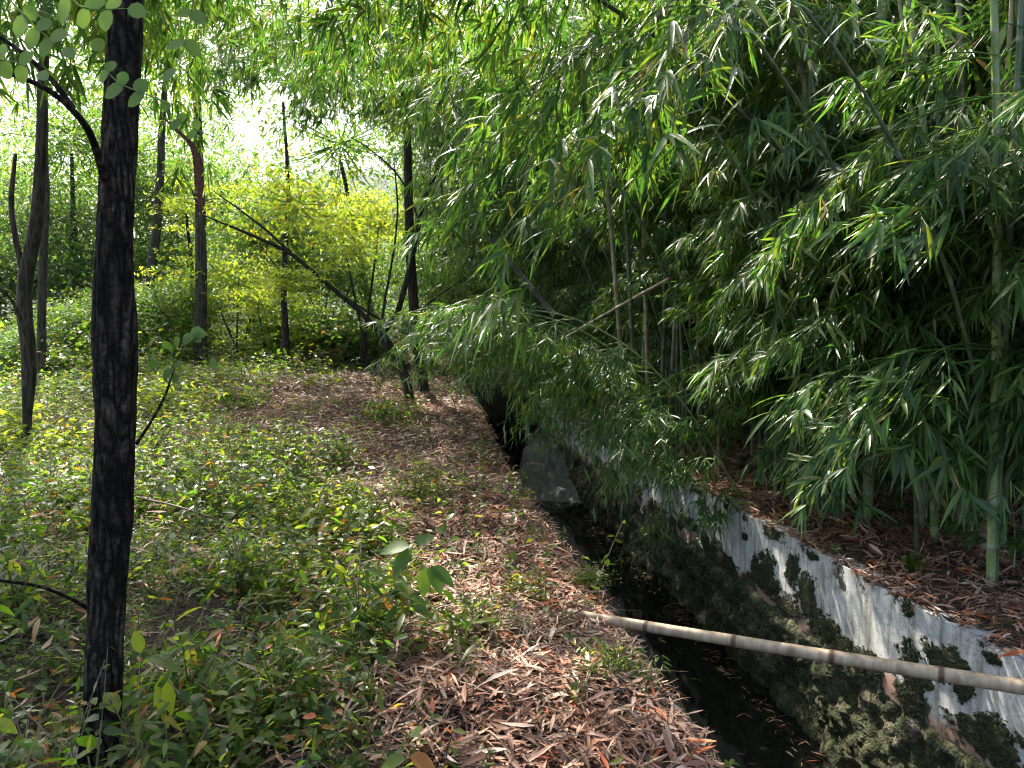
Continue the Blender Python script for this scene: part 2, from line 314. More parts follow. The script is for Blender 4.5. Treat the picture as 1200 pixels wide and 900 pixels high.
def plaster_mat():
    m, n, l, out, bs = mat_new('old_white_plaster')
    tc = n.new('ShaderNodeTexCoord')            # object space: x along, z height (0 = top)
    sx = n.new('ShaderNodeSeparateXYZ'); l.new(tc.outputs['Object'], sx.inputs[0])
    nz = n.new('ShaderNodeTexNoise'); nz.inputs['Scale'].default_value = 9; nz.inputs['Detail'].default_value = 10; nz.inputs['Roughness'].default_value = .65; l.new(tc.outputs['Object'], nz.inputs[0])
    r = ramp(n, [(.3, (.34, .34, .32)), (.5, (.54, .54, .52)), (.68, (.70, .70, .68))]); l.new(nz.outputs[0], r.inputs[0])
    # streaks
    mp = n.new('ShaderNodeMapping'); mp.inputs['Scale'].default_value = (14, 1, 1.1); l.new(tc.outputs['Object'], mp.inputs[0])
    n2 = n.new('ShaderNodeTexNoise'); n2.inputs['Scale'].default_value = 1.6; n2.inputs['Detail'].default_value = 8; l.new(mp.outputs[0], n2.inputs[0])
    r2 = ramp(n, [(.36, (.42, .40, .34)), (.52, (1, 1, 1))]); l.new(n2.outputs[0], r2.inputs[0])
    mx = n.new('ShaderNodeMix'); mx.data_type = 'RGBA'; mx.blend_type = 'MULTIPLY'; mx.inputs[0].default_value = .75; l.new(r.outputs[0], mx.inputs[6]); l.new(r2.outputs[0], mx.inputs[7])
    # specks
    n4 = n.new('ShaderNodeTexNoise'); n4.inputs['Scale'].default_value = 70; n4.inputs['Detail'].default_value = 4; l.new(tc.outputs['Object'], n4.inputs[0])
    r4 = ramp(n, [(.30, (.35, .34, .3)), (.42, (1, 1, 1))]); l.new(n4.outputs[0], r4.inputs[0])
    mx4 = n.new('ShaderNodeMix'); mx4.data_type = 'RGBA'; mx4.blend_type = 'MULTIPLY'; mx4.inputs[0].default_value = .8; l.new(mx.outputs[2], mx4.inputs[6]); l.new(r4.outputs[0], mx4.inputs[7])
    # worn red-brown band along the lower edge, height modulated by noise
    n3 = n.new('ShaderNodeTexNoise'); n3.inputs['Scale'].default_value = 3.2; n3.inputs['Detail'].default_value = 9; l.new(tc.outputs['Object'], n3.inputs[0])
    a = n.new('ShaderNodeMath'); a.operation = 'MULTIPLY_ADD'; l.new(n3.outputs[0], a.inputs[0]); a.inputs[1].default_value = .42; l.new(sx.outputs[2], a.inputs[2])
    r3 = ramp(n, [(0, (1, 1, 1)), (1, (0, 0, 0))]); mr = n.new('ShaderNodeMapRange'); mr.inputs[1].default_value = -.37; mr.inputs[2].default_value = -.30; l.new(a.outputs[0], mr.inputs[0]); l.new(mr.outputs[0], r3.inputs[0])
    mx3 = n.new('ShaderNodeMix'); mx3.data_type = 'RGBA'; l.new(r3.outputs[0], mx3.inputs[0]); l.new(mx4.outputs[2], mx3.inputs[6]); mx3.inputs[7].default_value = (.34, .21, .16, 1)
    # black-green stains that gather along the lip and the lower edge
    n5 = n.new('ShaderNodeTexNoise'); n5.inputs['Scale'].default_value = 3.6; n5.inputs['Detail'].default_value = 12; n5.inputs['Roughness'].default_value = .72; l.new(tc.outputs['Object'], n5.inputs[0])
    pz = n.new('ShaderNodeMath'); pz.operation = 'ADD'; l.new(sx.outputs[2], pz.inputs[0]); pz.inputs[1].default_value = .27
    ab = n.new('ShaderNodeMath'); ab.operation = 'ABSOLUTE'; l.new(pz.outputs[0], ab.inputs[0])
    m5 = n.new('ShaderNodeMath'); m5.operation = 'MULTIPLY_ADD'; l.new(ab.outputs[0], m5.inputs[0]); m5.inputs[1].default_value = .42; l.new(n5.outputs[0], m5.inputs[2])
    r5 = ramp(n, [(.625, (0, 0, 0)), (.665, (1, 1, 1))]); l.new(m5.outputs[0], r5.inputs[0])
    mx5 = n.new('ShaderNodeMix'); mx5.data_type = 'RGBA'; l.new(r5.outputs[0], mx5.inputs[0]); l.new(mx3.outputs[2], mx5.inputs[6]); mx5.inputs[7].default_value = (.035, .037, .022, 1)
    l.new(mx5.outputs[2], bs.inputs['Base Color']); bs.inputs['Roughness'].default_value = .9
    bp = n.new('ShaderNodeBump'); bp.inputs['Strength'].default_value = .5; bp.inputs['Distance'].default_value = .015; l.new(nz.outputs[0], bp.inputs['Height']); l.new(bp.outputs[0], bs.inputs['Normal'])
    return m
M['plaster'] = plaster_mat()
def rubble_mat(name='mossy_rubble', k=1.0):
    m, n, l, out, bs = mat_new(name)
    tc = n.new('ShaderNodeTexCoord')
    nz = n.new('ShaderNodeTexNoise'); nz.inputs['Scale'].default_value = 4.5; nz.inputs['Detail'].default_value = 10; nz.inputs['Roughness'].default_value = .7; l.new(tc.outputs['Object'], nz.inputs[0])
    r = ramp(n, [(.33, (.018*k, .018*k, .012*k)), (.45, (.05*k, .065*k, .018*k)), (.53, (.10*k, .10*k, .045*k)), (.60, (.22*k, .18*k, .13*k)), (.70, (.45*k, .40*k, .36*k))]); l.new(nz.outputs[0], r.inputs[0])
    n2 = n.new('ShaderNodeTexNoise'); n2.inputs['Scale'].default_value = 38; n2.inputs['Detail'].default_value = 8; l.new(tc.outputs['Object'], n2.inputs[0])
    mr = n.new('ShaderNodeMapRange'); mr.inputs[1].default_value = .3; mr.inputs[2].default_value = .7; mr.inputs[3].default_value = .45; mr.inputs[4].default_value = 1.5; l.new(n2.outputs[0], mr.inputs[0])
    hs = n.new('ShaderNodeHueSaturation'); l.new(r.outputs[0], hs.inputs['Color']); l.new(mr.outputs[0], hs.inputs['Value'])
    l.new(hs.outputs[0], bs.inputs['Base Color']); bs.inputs['Roughness'].default_value = .9
    bp = n.new('ShaderNodeBump'); bp.inputs['Strength'].default_value = 1; bp.inputs['Distance'].default_value = .03; l.new(n2.outputs[0], bp.inputs['Height']); l.new(bp.outputs[0], bs.inputs['Normal'])
    return m
M['rubble'] = rubble_mat(k=.75)
def simple_noise_mat(name, c1, c2, c3, scale, rough=.9, bump=.8):
    m, n, l, out, bs = mat_new(name)
    tc = n.new('ShaderNodeTexCoord'); nz = n.new('ShaderNodeTexNoise'); nz.inputs['Scale'].default_value = scale; nz.inputs['Detail'].default_value = 9; nz.inputs['Roughness'].default_value = .7; l.new(tc.outputs['Object'], nz.inputs[0])
    r = ramp(n, [(.33, c1), (.5, c2), (.68, c3)]); l.new(nz.outputs[0], r.inputs[0]); l.new(r.outputs[0], bs.inputs['Base Color']); bs.inputs['Roughness'].default_value = rough
    bp = n.new('ShaderNodeBump'); bp.inputs['Strength'].default_value = bump; bp.inputs['Distance'].default_value = .02; l.new(nz.outputs[0], bp.inputs['Height']); l.new(bp.outputs[0], bs.inputs['Normal'])
    return m
M['moss'] = simple_noise_mat('moss', (.012, .014, .007), (.035, .04, .013), (.10, .10, .03), 40)
M['silt'] = simple_noise_mat('grey_silt', (.05, .05, .05), (.17, .17, .165), (.52, .51, .49), 60, .8, 1.0)
M['hill'] = simple_noise_mat('wooded_hill', (.03, .05, .03), (.05, .08, .045), (.07, .10, .06), .25, .95, .3)

M['sheath'] = simple_noise_mat('dry_sheath', (.05, .018, .012), (.13, .045, .028), (.24, .10, .06), 70)
# ------------------------------------------------------------------ ground, canal, water
def build_ground():
    us = np.concatenate([-np.geomspace(260, 12, 22), np.linspace(-11.5, -3, 36), np.linspace(-2.9, -.02, 60), [-0.001]])
    ur = np.concatenate([[W+.001], W+np.linspace(.02, 3.4, 60), W+np.linspace(3.6, 12, 30), W+np.geomspace(13, 260, 20)])
    vv = np.concatenate([np.linspace(-30, 0, 14), np.linspace(.4, 12, 190), np.linspace(12.2, 30, 110), np.geomspace(31, 420, 34)])
    mb = MB()
    U = np.concatenate([us, [0, 0+.001, W-.001, W], ur])
    nl = len(us)
    UU, VV = np.meshgrid(U, vv)
    X = EX+CN.x*UU+CT.x*(VV-EY); Y = EY+CN.y*UU+CT.y*(VV-EY)
    Z = H(X, Y)
    bottom = -1.75
    open_ = (VV < 26)
    Z[:, nl+1:nl+3] = np.where(open_[:, nl+1:nl+3], bottom, Z[:, nl+1:nl+3])
    V = np.stack([X, Y, Z], -1).reshape(-1, 3)
    nu = len(U); i = np.arange(len(vv)-1)[:, None]; j = np.arange(nu-1)[None]
    Q = np.stack([i*nu+j, i*nu+j+1, (i+1)*nu+j+1, (i+1)*nu+j], -1).reshape(-1, 4)
    mb.add(V, Q)
    tag(mb.build('ground', M['ground']), kind='structure')
build_ground()
def canal_strip(u0, u1, v0, v1, z, name, mat, nu=2, nv=2, disp=None):
    mb = MB(); UU, VV = np.meshgrid(np.linspace(u0, u1, nu), np.linspace(v0, v1, nv))
    X = EX+CN.x*UU+CT.x*(VV-EY); Y = EY+CN.y*UU+CT.y*(VV-EY); Z = np.full(X.shape, z) if disp is None else z+disp(UU, VV)
    i = np.arange(nv-1)[:, None]; j = np.arange(nu-1)[None]
    Q = np.stack([i*nu+j, i*nu+j+1, (i+1)*nu+j+1, (i+1)*nu+j], -1).reshape(-1, 4)
    mb.add(np.stack([X, Y, Z], -1), Q); return mb.build(name, mat)
tag(canal_strip(.01, W-.01, -6, 25.9, WATER, 'water', M['water'], 8, 60), kind='structure')
# a bank of pale silt filling the far half of the bed
tag(canal_strip(.05, W-.02, 10.8, 24, WATER, 'silt_bed', M['silt'], 50, 300,
    lambda u, v: -.25+1.0*sstep(0, .25, u-.60-.33*(v-14)+.10*fbm(u, v, 3)+.04*fbm(u, v, 9))*sstep(11.8, 15.6, v)+.06*fbm(u, v, 5)+.035*fbm(u, v, 15, 2)+.015*fbm(u, v, 37, 4)), kind='structure')
# slab added over the canal's far end to keep the opening dark
def add_shade_slab():
    us = np.linspace(-.25, W+.25, 16); vs_ = np.linspace(17.2, 26.2, 60); mb = MB()
    for k, top in enumerate((True, False)):
        UU, VV = np.meshgrid(us, vs_); X = EX+CN.x*UU+CT.x*(VV-EY); Y = EY+CN.y*UU+CT.y*(VV-EY)
        Z = (H(xy_of(-.3, 15)[0]+0*X, Y)*0+0.066*(VV-7.5)*.75+.06+.05*fbm(X, Y, 3)) if top else np.full(X.shape, -.35)+.04*fbm(X, Y, 5)
        nu = len(us); i = np.arange(len(vs_)-1)[:, None]; j = np.arange(nu-1)[None]
        Q = np.stack([i*nu+j, i*nu+j+1, (i+1)*nu+j+1, (i+1)*nu+j], -1).reshape(-1, 4)
        mb.add(np.stack([X, Y, Z], -1), Q)
        if top: front = np.stack([X[0], Y[0], Z[0]], -1)
        else: low = np.stack([X[0], Y[0], Z[0]], -1)
    n = len(us); mb.add(np.vstack([front, low]), [[a, a+1, n+a+1, n+a] for a in range(n-1)])
    tag(mb.build('shade_slab', M['ground']), kind='structure')
add_shade_slab()

# walls of the canal; object frame: x along canal, y into the canal, z up from the lip
def wall_frame(name, u, v0, side):
    x, y = xy_of(u, v0); e = empty(name, (x, y, 0))
    e.rotation_euler.z = math.atan2(CT.y, CT.x) + (0 if side > 0 else math.pi)
    return e      # local x = CT (side>0) and local +y = -CN (into canal, for right wall)
def grid_sheet(mb, L, z0, z1, nx, nz, depth, x0=0):
    XX, ZZ = np.meshgrid(np.linspace(x0, L, nx), np.linspace(z0, z1, nz)); YY = depth(XX, ZZ)
    i = np.arange(nz-1)[:, None]; j = np.arange(nx-1)[None]
    Q = np.stack([i*nx+j, i*nx+j+1, (i+1)*nx+j+1, (i+1)*nx+j], -1).reshape(-1, 4)
    mb.add(np.stack([XX, YY, ZZ], -1), Q)
V0 = -2.0
rw = wall_frame('canal_wall', W, V0, 1)
tag(rw, 'weathered white plastered canal wall with moss, below the bamboo litter', 'canal wall')
LW = 27.5
def plaster_d(x, z): return .05+.012*fbm(x, z, 2)+.005*fbm(x, z, 9)
mb = MB()
def pl_depth(x, z): return plaster_d(x, z)+0*x
grid_sheet(mb, LW, 0.0, -.66, 700, 26, pl_depth)
# lip: chipped top, running back into the bank
XX = np.linspace(0, LW, 700); top = -.005+.018*fbm(XX, XX*0, 5)+.012*fbm(XX, XX*0+3, 17)
Vt = mb.v[0].reshape(26, 700, 3); Vt[0, :, 2] = top; Vt[1, :, 2] = np.minimum(Vt[1, :, 2], top-.004)
back = Vt[0].copy(); back[:, 1] = -.14; back[:, 2] -= .015
mb.add(np.vstack([Vt[0], back]), [[a, 700+a, 700+a+1, a+1] for a in range(699)])
mb.build('plaster', M['plaster'], rw)
def rub_d(x, z):
    edge = -.545+.07*fbm(x, x*0, 1.9, 2)+.035*fbm(x, x*0, 7)+.02*fbm(x, x*0, 23)
    k = sstep(0, .14, edge-z)
    d = -.02+.085*k+.0*k*sstep(-.6, -1.5, z)+k*(.06*fbm(x, z*1.4, 3.1)+.045*np.abs(fbm(x, z, 8, 4))+.028*fbm(x, z, 19, 6)+.012*fbm(x, z, 47, 3))
    return d
mb = MB(); grid_sheet(mb, LW, -.42, -1.8, 1100, 60, rub_d); mb.build('rubble_base', M['rubble'], rw)
# moss clumps: raised tufted patches with ragged outline
def moss_patch(cx, cz, rx, rz, seed, drip=0.5, thick=.014, parent=rw):
    n = 64; XX, ZZ = np.meshgrid(np.linspace(-1.4, 1.4, n), np.linspace(-1.6, 1.3, n))
    r = np.sqrt(XX**2+ZZ**2)+.42*fbm(XX, ZZ, 2.7, seed)+.30*fbm(XX, ZZ, 7, seed+1)+.25*fbm(XX, ZZ, 16, seed+2)+rng.normal(0,.07,XX.shape)
    x = cx+XX*rx; z = cz+ZZ*rz
    base = np.maximum(plaster_d(x, z), rub_d(x, z))
    inside = r < .92
    h = np.sqrt(np.clip(.95-r, 0, 1))*thick+.002+rng.random(XX.shape)*.006
    Y = base+h
    mbm = MB(); idx = -np.ones(XX.shape, int); vv = []
    for a in range(n):
        for b in range(n):
            idx[a, b] = len(vv); vv.append((x[a, b], Y[a, b] if inside[a, b] else base[a, b]-.004, z[a, b]))
    Q = []
    for a in range(n-1):
        for b in range(n-1):
            if inside[a, b] or inside[a+1, b] or inside[a, b+1] or inside[a+1, b+1]:
                if r[a:a+2, b:b+2].min() < .92: Q.append([idx[a, b], idx[a, b+1], idx[a+1, b+1], idx[a+1, b]])
    mbm.add(vv, Q)
    # tufts
    ii = np.argwhere(inside); k = ii[rng.integers(0, len(ii), min(1400, int(rx*rz*60000)+150))]
    pb = np.stack([x[k[:, 0], k[:, 1]], Y[k[:, 0], k[:, 1]]-.003, z[k[:, 0], k[:, 1]]], -1)+rng.normal(0, .004, (len(k), 3))
    d = np.stack([rng.normal(0, .5, len(k)), np.ones(len(k)), rng.normal(-.3, .6, len(k))], -1)
    leaves(mbm, pb, d, rng.normal(0, 1, (len(k), 3)), .011, .004, OVATE_LO, .3)
    mbm.build('moss_patch', M['moss'], parent)
def wall_pt(px, py):
    r = ray(px, py)  # hit the vertical plane u = W
    a = CN.x*r.x+CN.y*r.y; t = (W - (CN.x*(0-EX)+CN.y*(0-EY)))/a
    p = Vector((0, 0, CAMZ))+r*t; return uv_of(p.x, p.y)[1]-V0, p.z
for k, (px, py, rx, rz) in enumerate([(905, 665, .16, .13), (935, 668, .09, .13), (953, 700, .17, .16), (893, 662, .06, .08), (966, 722, .07, .05),
                                      (1083, 783, .13, .13), (1120, 775, .16, .10), (1140, 800, .07, .10), (1075, 812, .12, .07), (1180, 870, .18, .12),
                                      (870, 690, .22, .14), (840, 675, .16, .16), (930, 755, .25, .10), (1000, 760, .12, .06), (1010, 860, .4, .12), (880, 600+28, .05, .03), (985, 625+18, .08, .03), (815, 650, .3, .16), (858, 738, .3, .12)]):
    s, z = wall_pt(px, py); moss_patch(s, z, rx, rz, k)
for k in range(30):
    s_ = 3.2+k*.36+random.uniform(-.2, .2); moss_patch(s_, random.uniform(-.62, -.44), random.uniform(.08, .26), random.uniform(.04, .11), 100+k)
for k in range(9):
    moss_patch(4.0+k*.8+random.uniform(-.3, .3), random.uniform(-.06, .0), random.uniform(.05, .16), random.uniform(.02, .05), 140+k)
lw = wall_frame('canal_wall', 0, 26, -1)
tag(lw, 'low dark canal wall under the leaf covered left bank', 'canal wall')
mb = MB(); grid_sheet(mb, 28, -.055, -1.8, 300, 30, lambda x, z: .03+.03*fbm(x, z, 3)+.015*fbm(x, z, 9)); 
Vt = mb.v[0].reshape(30, 300, 3); back = Vt[0].copy(); back[:, 1] = -.07
mb.add(np.vstack([Vt[0], back]), [[a, 300+a, 301+a, a+1] for a in range(299)])
mb.build('concrete_face', M['rubble'], lw)

# the air between the trees
HAZE = 0.0003
bpy.ops.mesh.primitive_cube_add(size=1, location=(-30, 150, 48)); hz = bpy.context.object; hz.name = 'haze'; hz.scale = (640, 640, 104); tag(hz, kind='stuff')
hm = bpy.data.materials.new('haze'); hm.use_nodes = True; hm.node_tree.nodes.clear()
ho = hm.node_tree.nodes.new('ShaderNodeOutputMaterial'); hv = hm.node_tree.nodes.new('ShaderNodeVolumePrincipled'); hm.node_tree.links.new(hv.outputs[0], ho.inputs['Volume'])
hv.inputs['Color'].default_value = (.86, .92, 1, 1); hv.inputs['Density'].default_value = HAZE; hv.inputs['Anisotropy'].default_value = .55
hz.data.materials.append(hm)
# far wooded hill
mb = MB(); n = 60; XX, YY = np.meshgrid(np.linspace(-260, 160, n), np.linspace(170, 420, n))
ZZ = 62*np.exp(-((XX+70)/90)**2-((YY-300)/70)**2)+46*np.exp(-((XX-60)/80)**2-((YY-320)/60)**2)+3*fbm(XX, YY, .08)+1.5*fbm(XX, YY, .3)
i = np.arange(n-1)[:, None]; j = np.arange(n-1)[None]
mb.add(np.stack([XX, YY, ZZ], -1), np.stack([i*n+j, i*n+j+1, (i+1)*n+j+1, (i+1)*n+j], -1).reshape(-1, 4))
tag(mb.build('hill', M['hill']), kind='structure')

# ------------------------------------------------------------------ leaf litter
def on_left(u): return u < 0
def strip_w(v, x, y): return .75+.115*v+.35*fbm(x, y, .9, 8)+2.6*np.exp(-((v-12.2)/2.6)**2)+.5*np.exp(-((v-8)/1.)**2)
def scatter_litter():
    mb = MB()
    def batch(n, u0, u1, v0, v1, L, keep=None, layers=.05, tm=LANCE_LO, seed=0):
        u = rng.uniform(u0, u1, n); v = v0+(v1-v0)*rng.random(n)**1.25
        x = EX+CN.x*u+CT.x*(v-EY); y = EY+CN.y*u+CT.y*(v-EY)
        if keep is not None:
            m = keep(u, v, x, y); u, v, x, y = u[m], v[m], x[m], y[m]
        n = len(u); z = H(x, y)+rng.random(n)**1.5*layers+.004
        az = rng.uniform(0, 2*math.pi, n)+.5*fbm(x, y, 2); el = rng.normal(.05, .22, n)
        D = np.stack([np.cos(az)*np.cos(el), np.sin(az)*np.cos(el), np.sin(el)], -1)
        N = np.stack([rng.normal(0, .35, n), rng.normal(0, .35, n), np.ones(n)], -1)
        l = L*rng.uniform(.45, 1.2, n)
        leaves(mb, np.stack([x, y, z], -1)-D*(l*.5)[:, None], D, N, l, l*rng.uniform(.08, .17, n), tm, rng.normal(.05, .12, n), rng.normal(0, .18, n))
    def lk(u, v, x, y): return (-u < strip_w(v, x, y)) | (rng.random(len(u)) < .12) | (fbm(x, y, .8, 11) > .75)
    batch(26000, -2.0, -.03, 1.8, 7, .135, lk, .07, dict(t=[0, .3, .7, 1], w=[.1, .5, .34, .02], fold=.3))
    batch(26000, -3.8, -.02, 6, 16, .14, lk, .06)
    batch(9000, -7, 0, 12, 24, .2, lk, .05)
    batch(30000, W-.03, W+3.6, 1.5, 10, .15, None, .07)
    batch(10000, W-.02, W+7, 8, 20, .2, None, .06)
    batch(9000, -9, -1, 1.5, 14, .13, None, .22)
    # leaves piled and spilling over the two lips
    batch(1100, -.07, .02, 1.8, 14, .10, None, .015); batch(700, W-.07, W+.05, 2, 12, .13, None, .03)
    tag(mb.build('leaf_litter', M['litter']), 'dead bamboo leaves carpeting both banks', 'leaf litter', kind='stuff')
scatter_litter()
mb = MB(); n = 900; v = rng.uniform(12.2, 17, n); u = rng.uniform(.1, W-.05, n)
hs_ = -.25+1.0*sstep(0, .25, u-.60-.33*(v-14)+.10*fbm(u, v, 3)+.04*fbm(u, v, 9))*sstep(11.8, 15.6, v)+.06*fbm(u, v, 5)+.035*fbm(u, v, 15, 2)
m = hs_ > .2; u, v, hs_ = u[m], v[m], hs_[m]; n = len(u); x = EX+CN.x*u+CT.x*(v-EY); y = EY+CN.y*u+CT.y*(v-EY); az = rng.uniform(0, 6.28, n)
leaves(mb, np.stack([x, y, WATER+hs_+.03], -1), np.stack([np.cos(az), np.sin(az), 0*az+.1], -1), np.tile([0, 0, 1.], (n, 1))+rng.normal(0, .2, (n, 3)), rng.uniform(.06, .16, n), rng.uniform(.01, .022, n), LANCE_LO, .1)
tag(mb.build('fallen_leaves', M['litter']), 'dead leaves scattered over the grey silt in the canal', 'leaves', kind='stuff')
# leaves and scraps floating on the water
mb = MB(); n = 420; v = rng.uniform(2, 12, n); u = np.where(rng.random(n) < .62, W-.16-abs(rng.normal(0, .10, n)), rng.uniform(.1, W-.1, n))
x = EX+CN.x*u+CT.x*(v-EY); y = EY+CN.y*u+CT.y*(v-EY); az = rng.uniform(0, 6.28, n)
leaves(mb, np.stack([x, y, np.full(n, WATER+.006)], -1), np.stack([np.cos(az), np.sin(az), 0*az], -1), np.tile([0, 0, 1.], (n, 1))+rng.normal(0, .08, (n, 3)), rng.uniform(.03, .11, n), rng.uniform(.008, .018, n), LANCE_LO, 0, .08)
tag(mb.build('floating_leaves', M['litter']), 'pale dead leaves floating on the dark canal water', 'leaves', kind='stuff')

# ------------------------------------------------------------------ herbs and grasses on the left bank
def herbs():
    mb = MB(); st = MB()
    def plants(n, u0, u1, v0, v1, nl, hmax, L, keep, tm, vpow=1.2):
        u = rng.uniform(u0, u1, n); v = v0+(v1-v0)*rng.random(n)**vpow
        x = EX+CN.x*u+CT.x*(v-EY); y = EY+CN.y*u+CT.y*(v-EY)
        m = keep(u, v, x, y); x, y, u, v = x[m], y[m], u[m], v[m]; n = len(x)
        z = H(x, y)
        h = hmax*rng.uniform(.3, 1, n)*(1+.5*fbm(x, y, 1.1, 4)); h = np.maximum(h, .05)
        la = rng.uniform(0, 6.28, n); ll = rng.uniform(.1, .75, n)*h
        tip = np.stack([x+np.cos(la)*ll, y+np.sin(la)*ll, z+h], -1); base = np.stack([x, y, z-.01], -1)
        leaves(st, base, tip-base, rng.normal(0, 1, (n, 3)), np.linalg.norm(tip-base, axis=1), .004+.004*rng.random(n), dict(t=[0, 1], w=[.5, .35], fold=None), 0)
        k = np.repeat(np.arange(n), nl); f = np.tile(np.linspace(.22, 1, nl), n)+rng.uniform(-.06, .06, n*nl); f = np.clip(f, .1, 1)
        pb = base[k]+(tip-base)[k]*f[:, None]
        az = rng.uniform(0, 6.28, n)[k]+np.tile(np.arange(nl)*2.4, n)+rng.normal(0, .3, n*nl)
        el = rng.normal(.15, .35, n*nl)
        D = np.stack([np.cos(az)*np.cos(el), np.sin(az)*np.cos(el), np.sin(el)], -1)
        l = L*rng.uniform(.55, 1.25, n)[k]*rng.uniform(.6, 1.1, n*nl)*(1.25-.5*f)
        wr = rng.uniform(.3, .6, n)[k]
        N = np.stack([rng.normal(0, .55, n*nl), rng.normal(0, .55, n*nl), np.ones(n*nl)], -1)
        leaves(mb, pb+D*(l*.12)[:, None], D, N, l, l*wr, tm, rng.uniform(.05, .5, n*nl))
    def kL(u, v, x, y):
        s = -u-strip_w(v, x, y); patch = fbm(x, y, .8, 11) > .9
        p = np.where(s > 0, .93-.75*patch, .05+.10*(fbm(x, y, 1.6, 2) > .4)); return rng.random(len(u)) < p
    def kT(u, v, x, y): return kL(u, v, x, y) & (fbm(x, y, 1.25, 21)+rng.normal(0, .1, len(u)) > .15)
    plants(5600, -5.5, 0, 1.9, 7.5, 11, .20, .06, lambda u, v, x, y: kL(u, v, x, y) & (fbm(x, y, 1.9, 31)+rng.normal(0, .12, len(u)) > -.85), OVATE, 1.1)
    plants(4200, -5.5, 0, 1.9, 8, 10, .60, .085, kT, OVATE, 1.1)
    plants(700, -5.5, 0, 1.9, 8, 9, .50, .12, kT, OVATE, 1.1)
    plants(8200, -11, 0, 6.5, 15, 9, .32, .085, lambda u, v, x, y: kL(u, v, x, y) & (fbm(x, y, 1.6, 31)+rng.normal(0, .12, len(u)) > -.55), OVATE_LO, 1.1)
    plants(9000, -24, 0, 13, 32, 8, .45, .13, kL, OVATE_LO, 1.2)
    plants(120, W+.3, W+4, 3, 10, 8, .16, .05, lambda u, v, x, y: u > 0, OVATE)
    tag(mb.build('undergrowth', M['herb_leaf']), 'low green herbs covering the left bank', 'undergrowth', kind='stuff')
    # dry stems and brown tangle between the herbs
    n = 15000; u = -rng.random(n)**.8*7-.2; v = 1.9+13*rng.random(n)**1.3
    x = EX+CN.x*u+CT.x*(v-EY); y = EY+CN.y*u+CT.y*(v-EY); az = rng.uniform(0, 6.28, n); el = rng.normal(.25, .35, n)
    D = np.stack([np.cos(az)*np.cos(el), np.sin(az)*np.cos(el), np.sin(el)], -1)
    leaves(st, np.stack([x, y, H(x, y)+.02], -1), D, rng.normal(0, 1, (n, 3)), rng.uniform(.1, .5, n), rng.uniform(.002, .006, n), dict(t=[0, .5, 1], w=[.5, .4, .2], fold=None), .25)
    tag(st.build('dry_stems', M['dry_stem']), 'tangle of thin dry stems among the herbs', 'dry stems', kind='stuff')
    # grass
    g = MB(); n = 5200; u = -1.6-rng.random(n)*9; v = 2+22*rng.random(n)**1.1; cl = fbm(EX+CN.x*u, EY+v, 1.7, 9) > .25
    u, v = u[cl], v[cl]; n = len(u); u += rng.normal(0, .08, n)
    x = EX+CN.x*u+CT.x*(v-EY); y = EY+CN.y*u+CT.y*(v-EY); az = rng.uniform(0, 6.28, n); el = rng.uniform(.5, 1.2, n)
    D = np.stack([np.cos(az)*np.cos(el), np.sin(az)*np.cos(el), np.sin(el)], -1)
    leaves(g, np.stack([x, y, H(x, y)], -1), D, rng.normal(0, 1, (n, 3)), rng.uniform(.2, .5, n), rng.uniform(.006, .014, n), LANCE_LO, rng.uniform(.2, .6, n))
    tag(g.build('grass', M['herb_leaf']), 'long thin grass blades between the herbs', 'grass', kind='stuff')
herbs()

# ------------------------------------------------------------------ bamboo
def spray_mesh(seed, length=1.3, ntw=16, name='leafy_branch', leafL=.185, mat='bamboo_leaf', droop=.42):
    r = np.random.default_rng(seed); mb = MB(); LP = []; LD = []; LL = []
    t = np.linspace(0, 1, 9)
    ax = np.stack([length*t, .06*np.sin(t*3+seed)*length, length*(.30*t-droop*t*t)], -1)
    tube(mb, ax, np.linspace(.006, .002, 9), 4, False)
    def at(q):
        i = min(int(q*8), 7); f = q*8-i; return ax[i]*(1-f)+ax[i+1]*f
    for k in range(ntw):
        q = .16+.84*(k+.6*r.random())/ntw; p = at(min(q, 1)); side = 1 if k % 2 else -1
        az = side*r.uniform(.15, .95); tl = length*r.uniform(.18, .36)*(1.15-.5*q)
        d = np.array([math.cos(az), math.sin(az), r.uniform(-.45, .35)]); d /= np.linalg.norm(d)
        s = np.linspace(0, 1, 5); tw = p+d*(s*tl)[:, None]+np.array([0, 0, -1])*(s**2*tl*.55)[:, None]
        tube(mb, tw, np.linspace(.0026, .0012, 5), 3, False)
        for e in range(2+int(r.random()*2)):     # sub twigs, each ending in a fan of leaves
            q2 = r.uniform(.35, 1) if e else 1; b = tw[0]+(tw[-1]-tw[0])*q2; b[2] = np.interp(q2, s, tw[:, 2])
            a2 = az*.6+r.normal(0, .6); sl_ = r.uniform(.05, .12)
            dd = np.array([math.cos(a2), math.sin(a2), -.45+r.normal(0, .3)]); dd /= np.linalg.norm(dd)
            tip = b+dd*sl_
            tube(mb, np.array([b, (b+tip)/2, tip]), .0011, 3, False)
            nl = r.integers(3, 7)
            for i in range(nl):
                a3 = a2+(i-(nl-1)/2)*.40+r.normal(0, .3)
                LP.append(b+dd*sl_*(.35+.65*i/nl)); v_ = np.array([math.cos(a3), math.sin(a3), -.72+r.normal(0, .5)]); LD.append(v_)
                LL.append(leafL*r.uniform(.55, 1.15))
    LP = np.array(LP); LD = norm(np.array(LD)); LL = np.array(LL); n = len(LP)
    N = np.stack([r.normal(.25, .45, n), r.normal(0, .45, n), np.ones(n)], -1)
    leaves(mb, LP, LD, N, LL, LL*r.uniform(.085, .15, n), LANCE, r.uniform(.1, .4, n))
    return mb.mesh(name, M[mat])
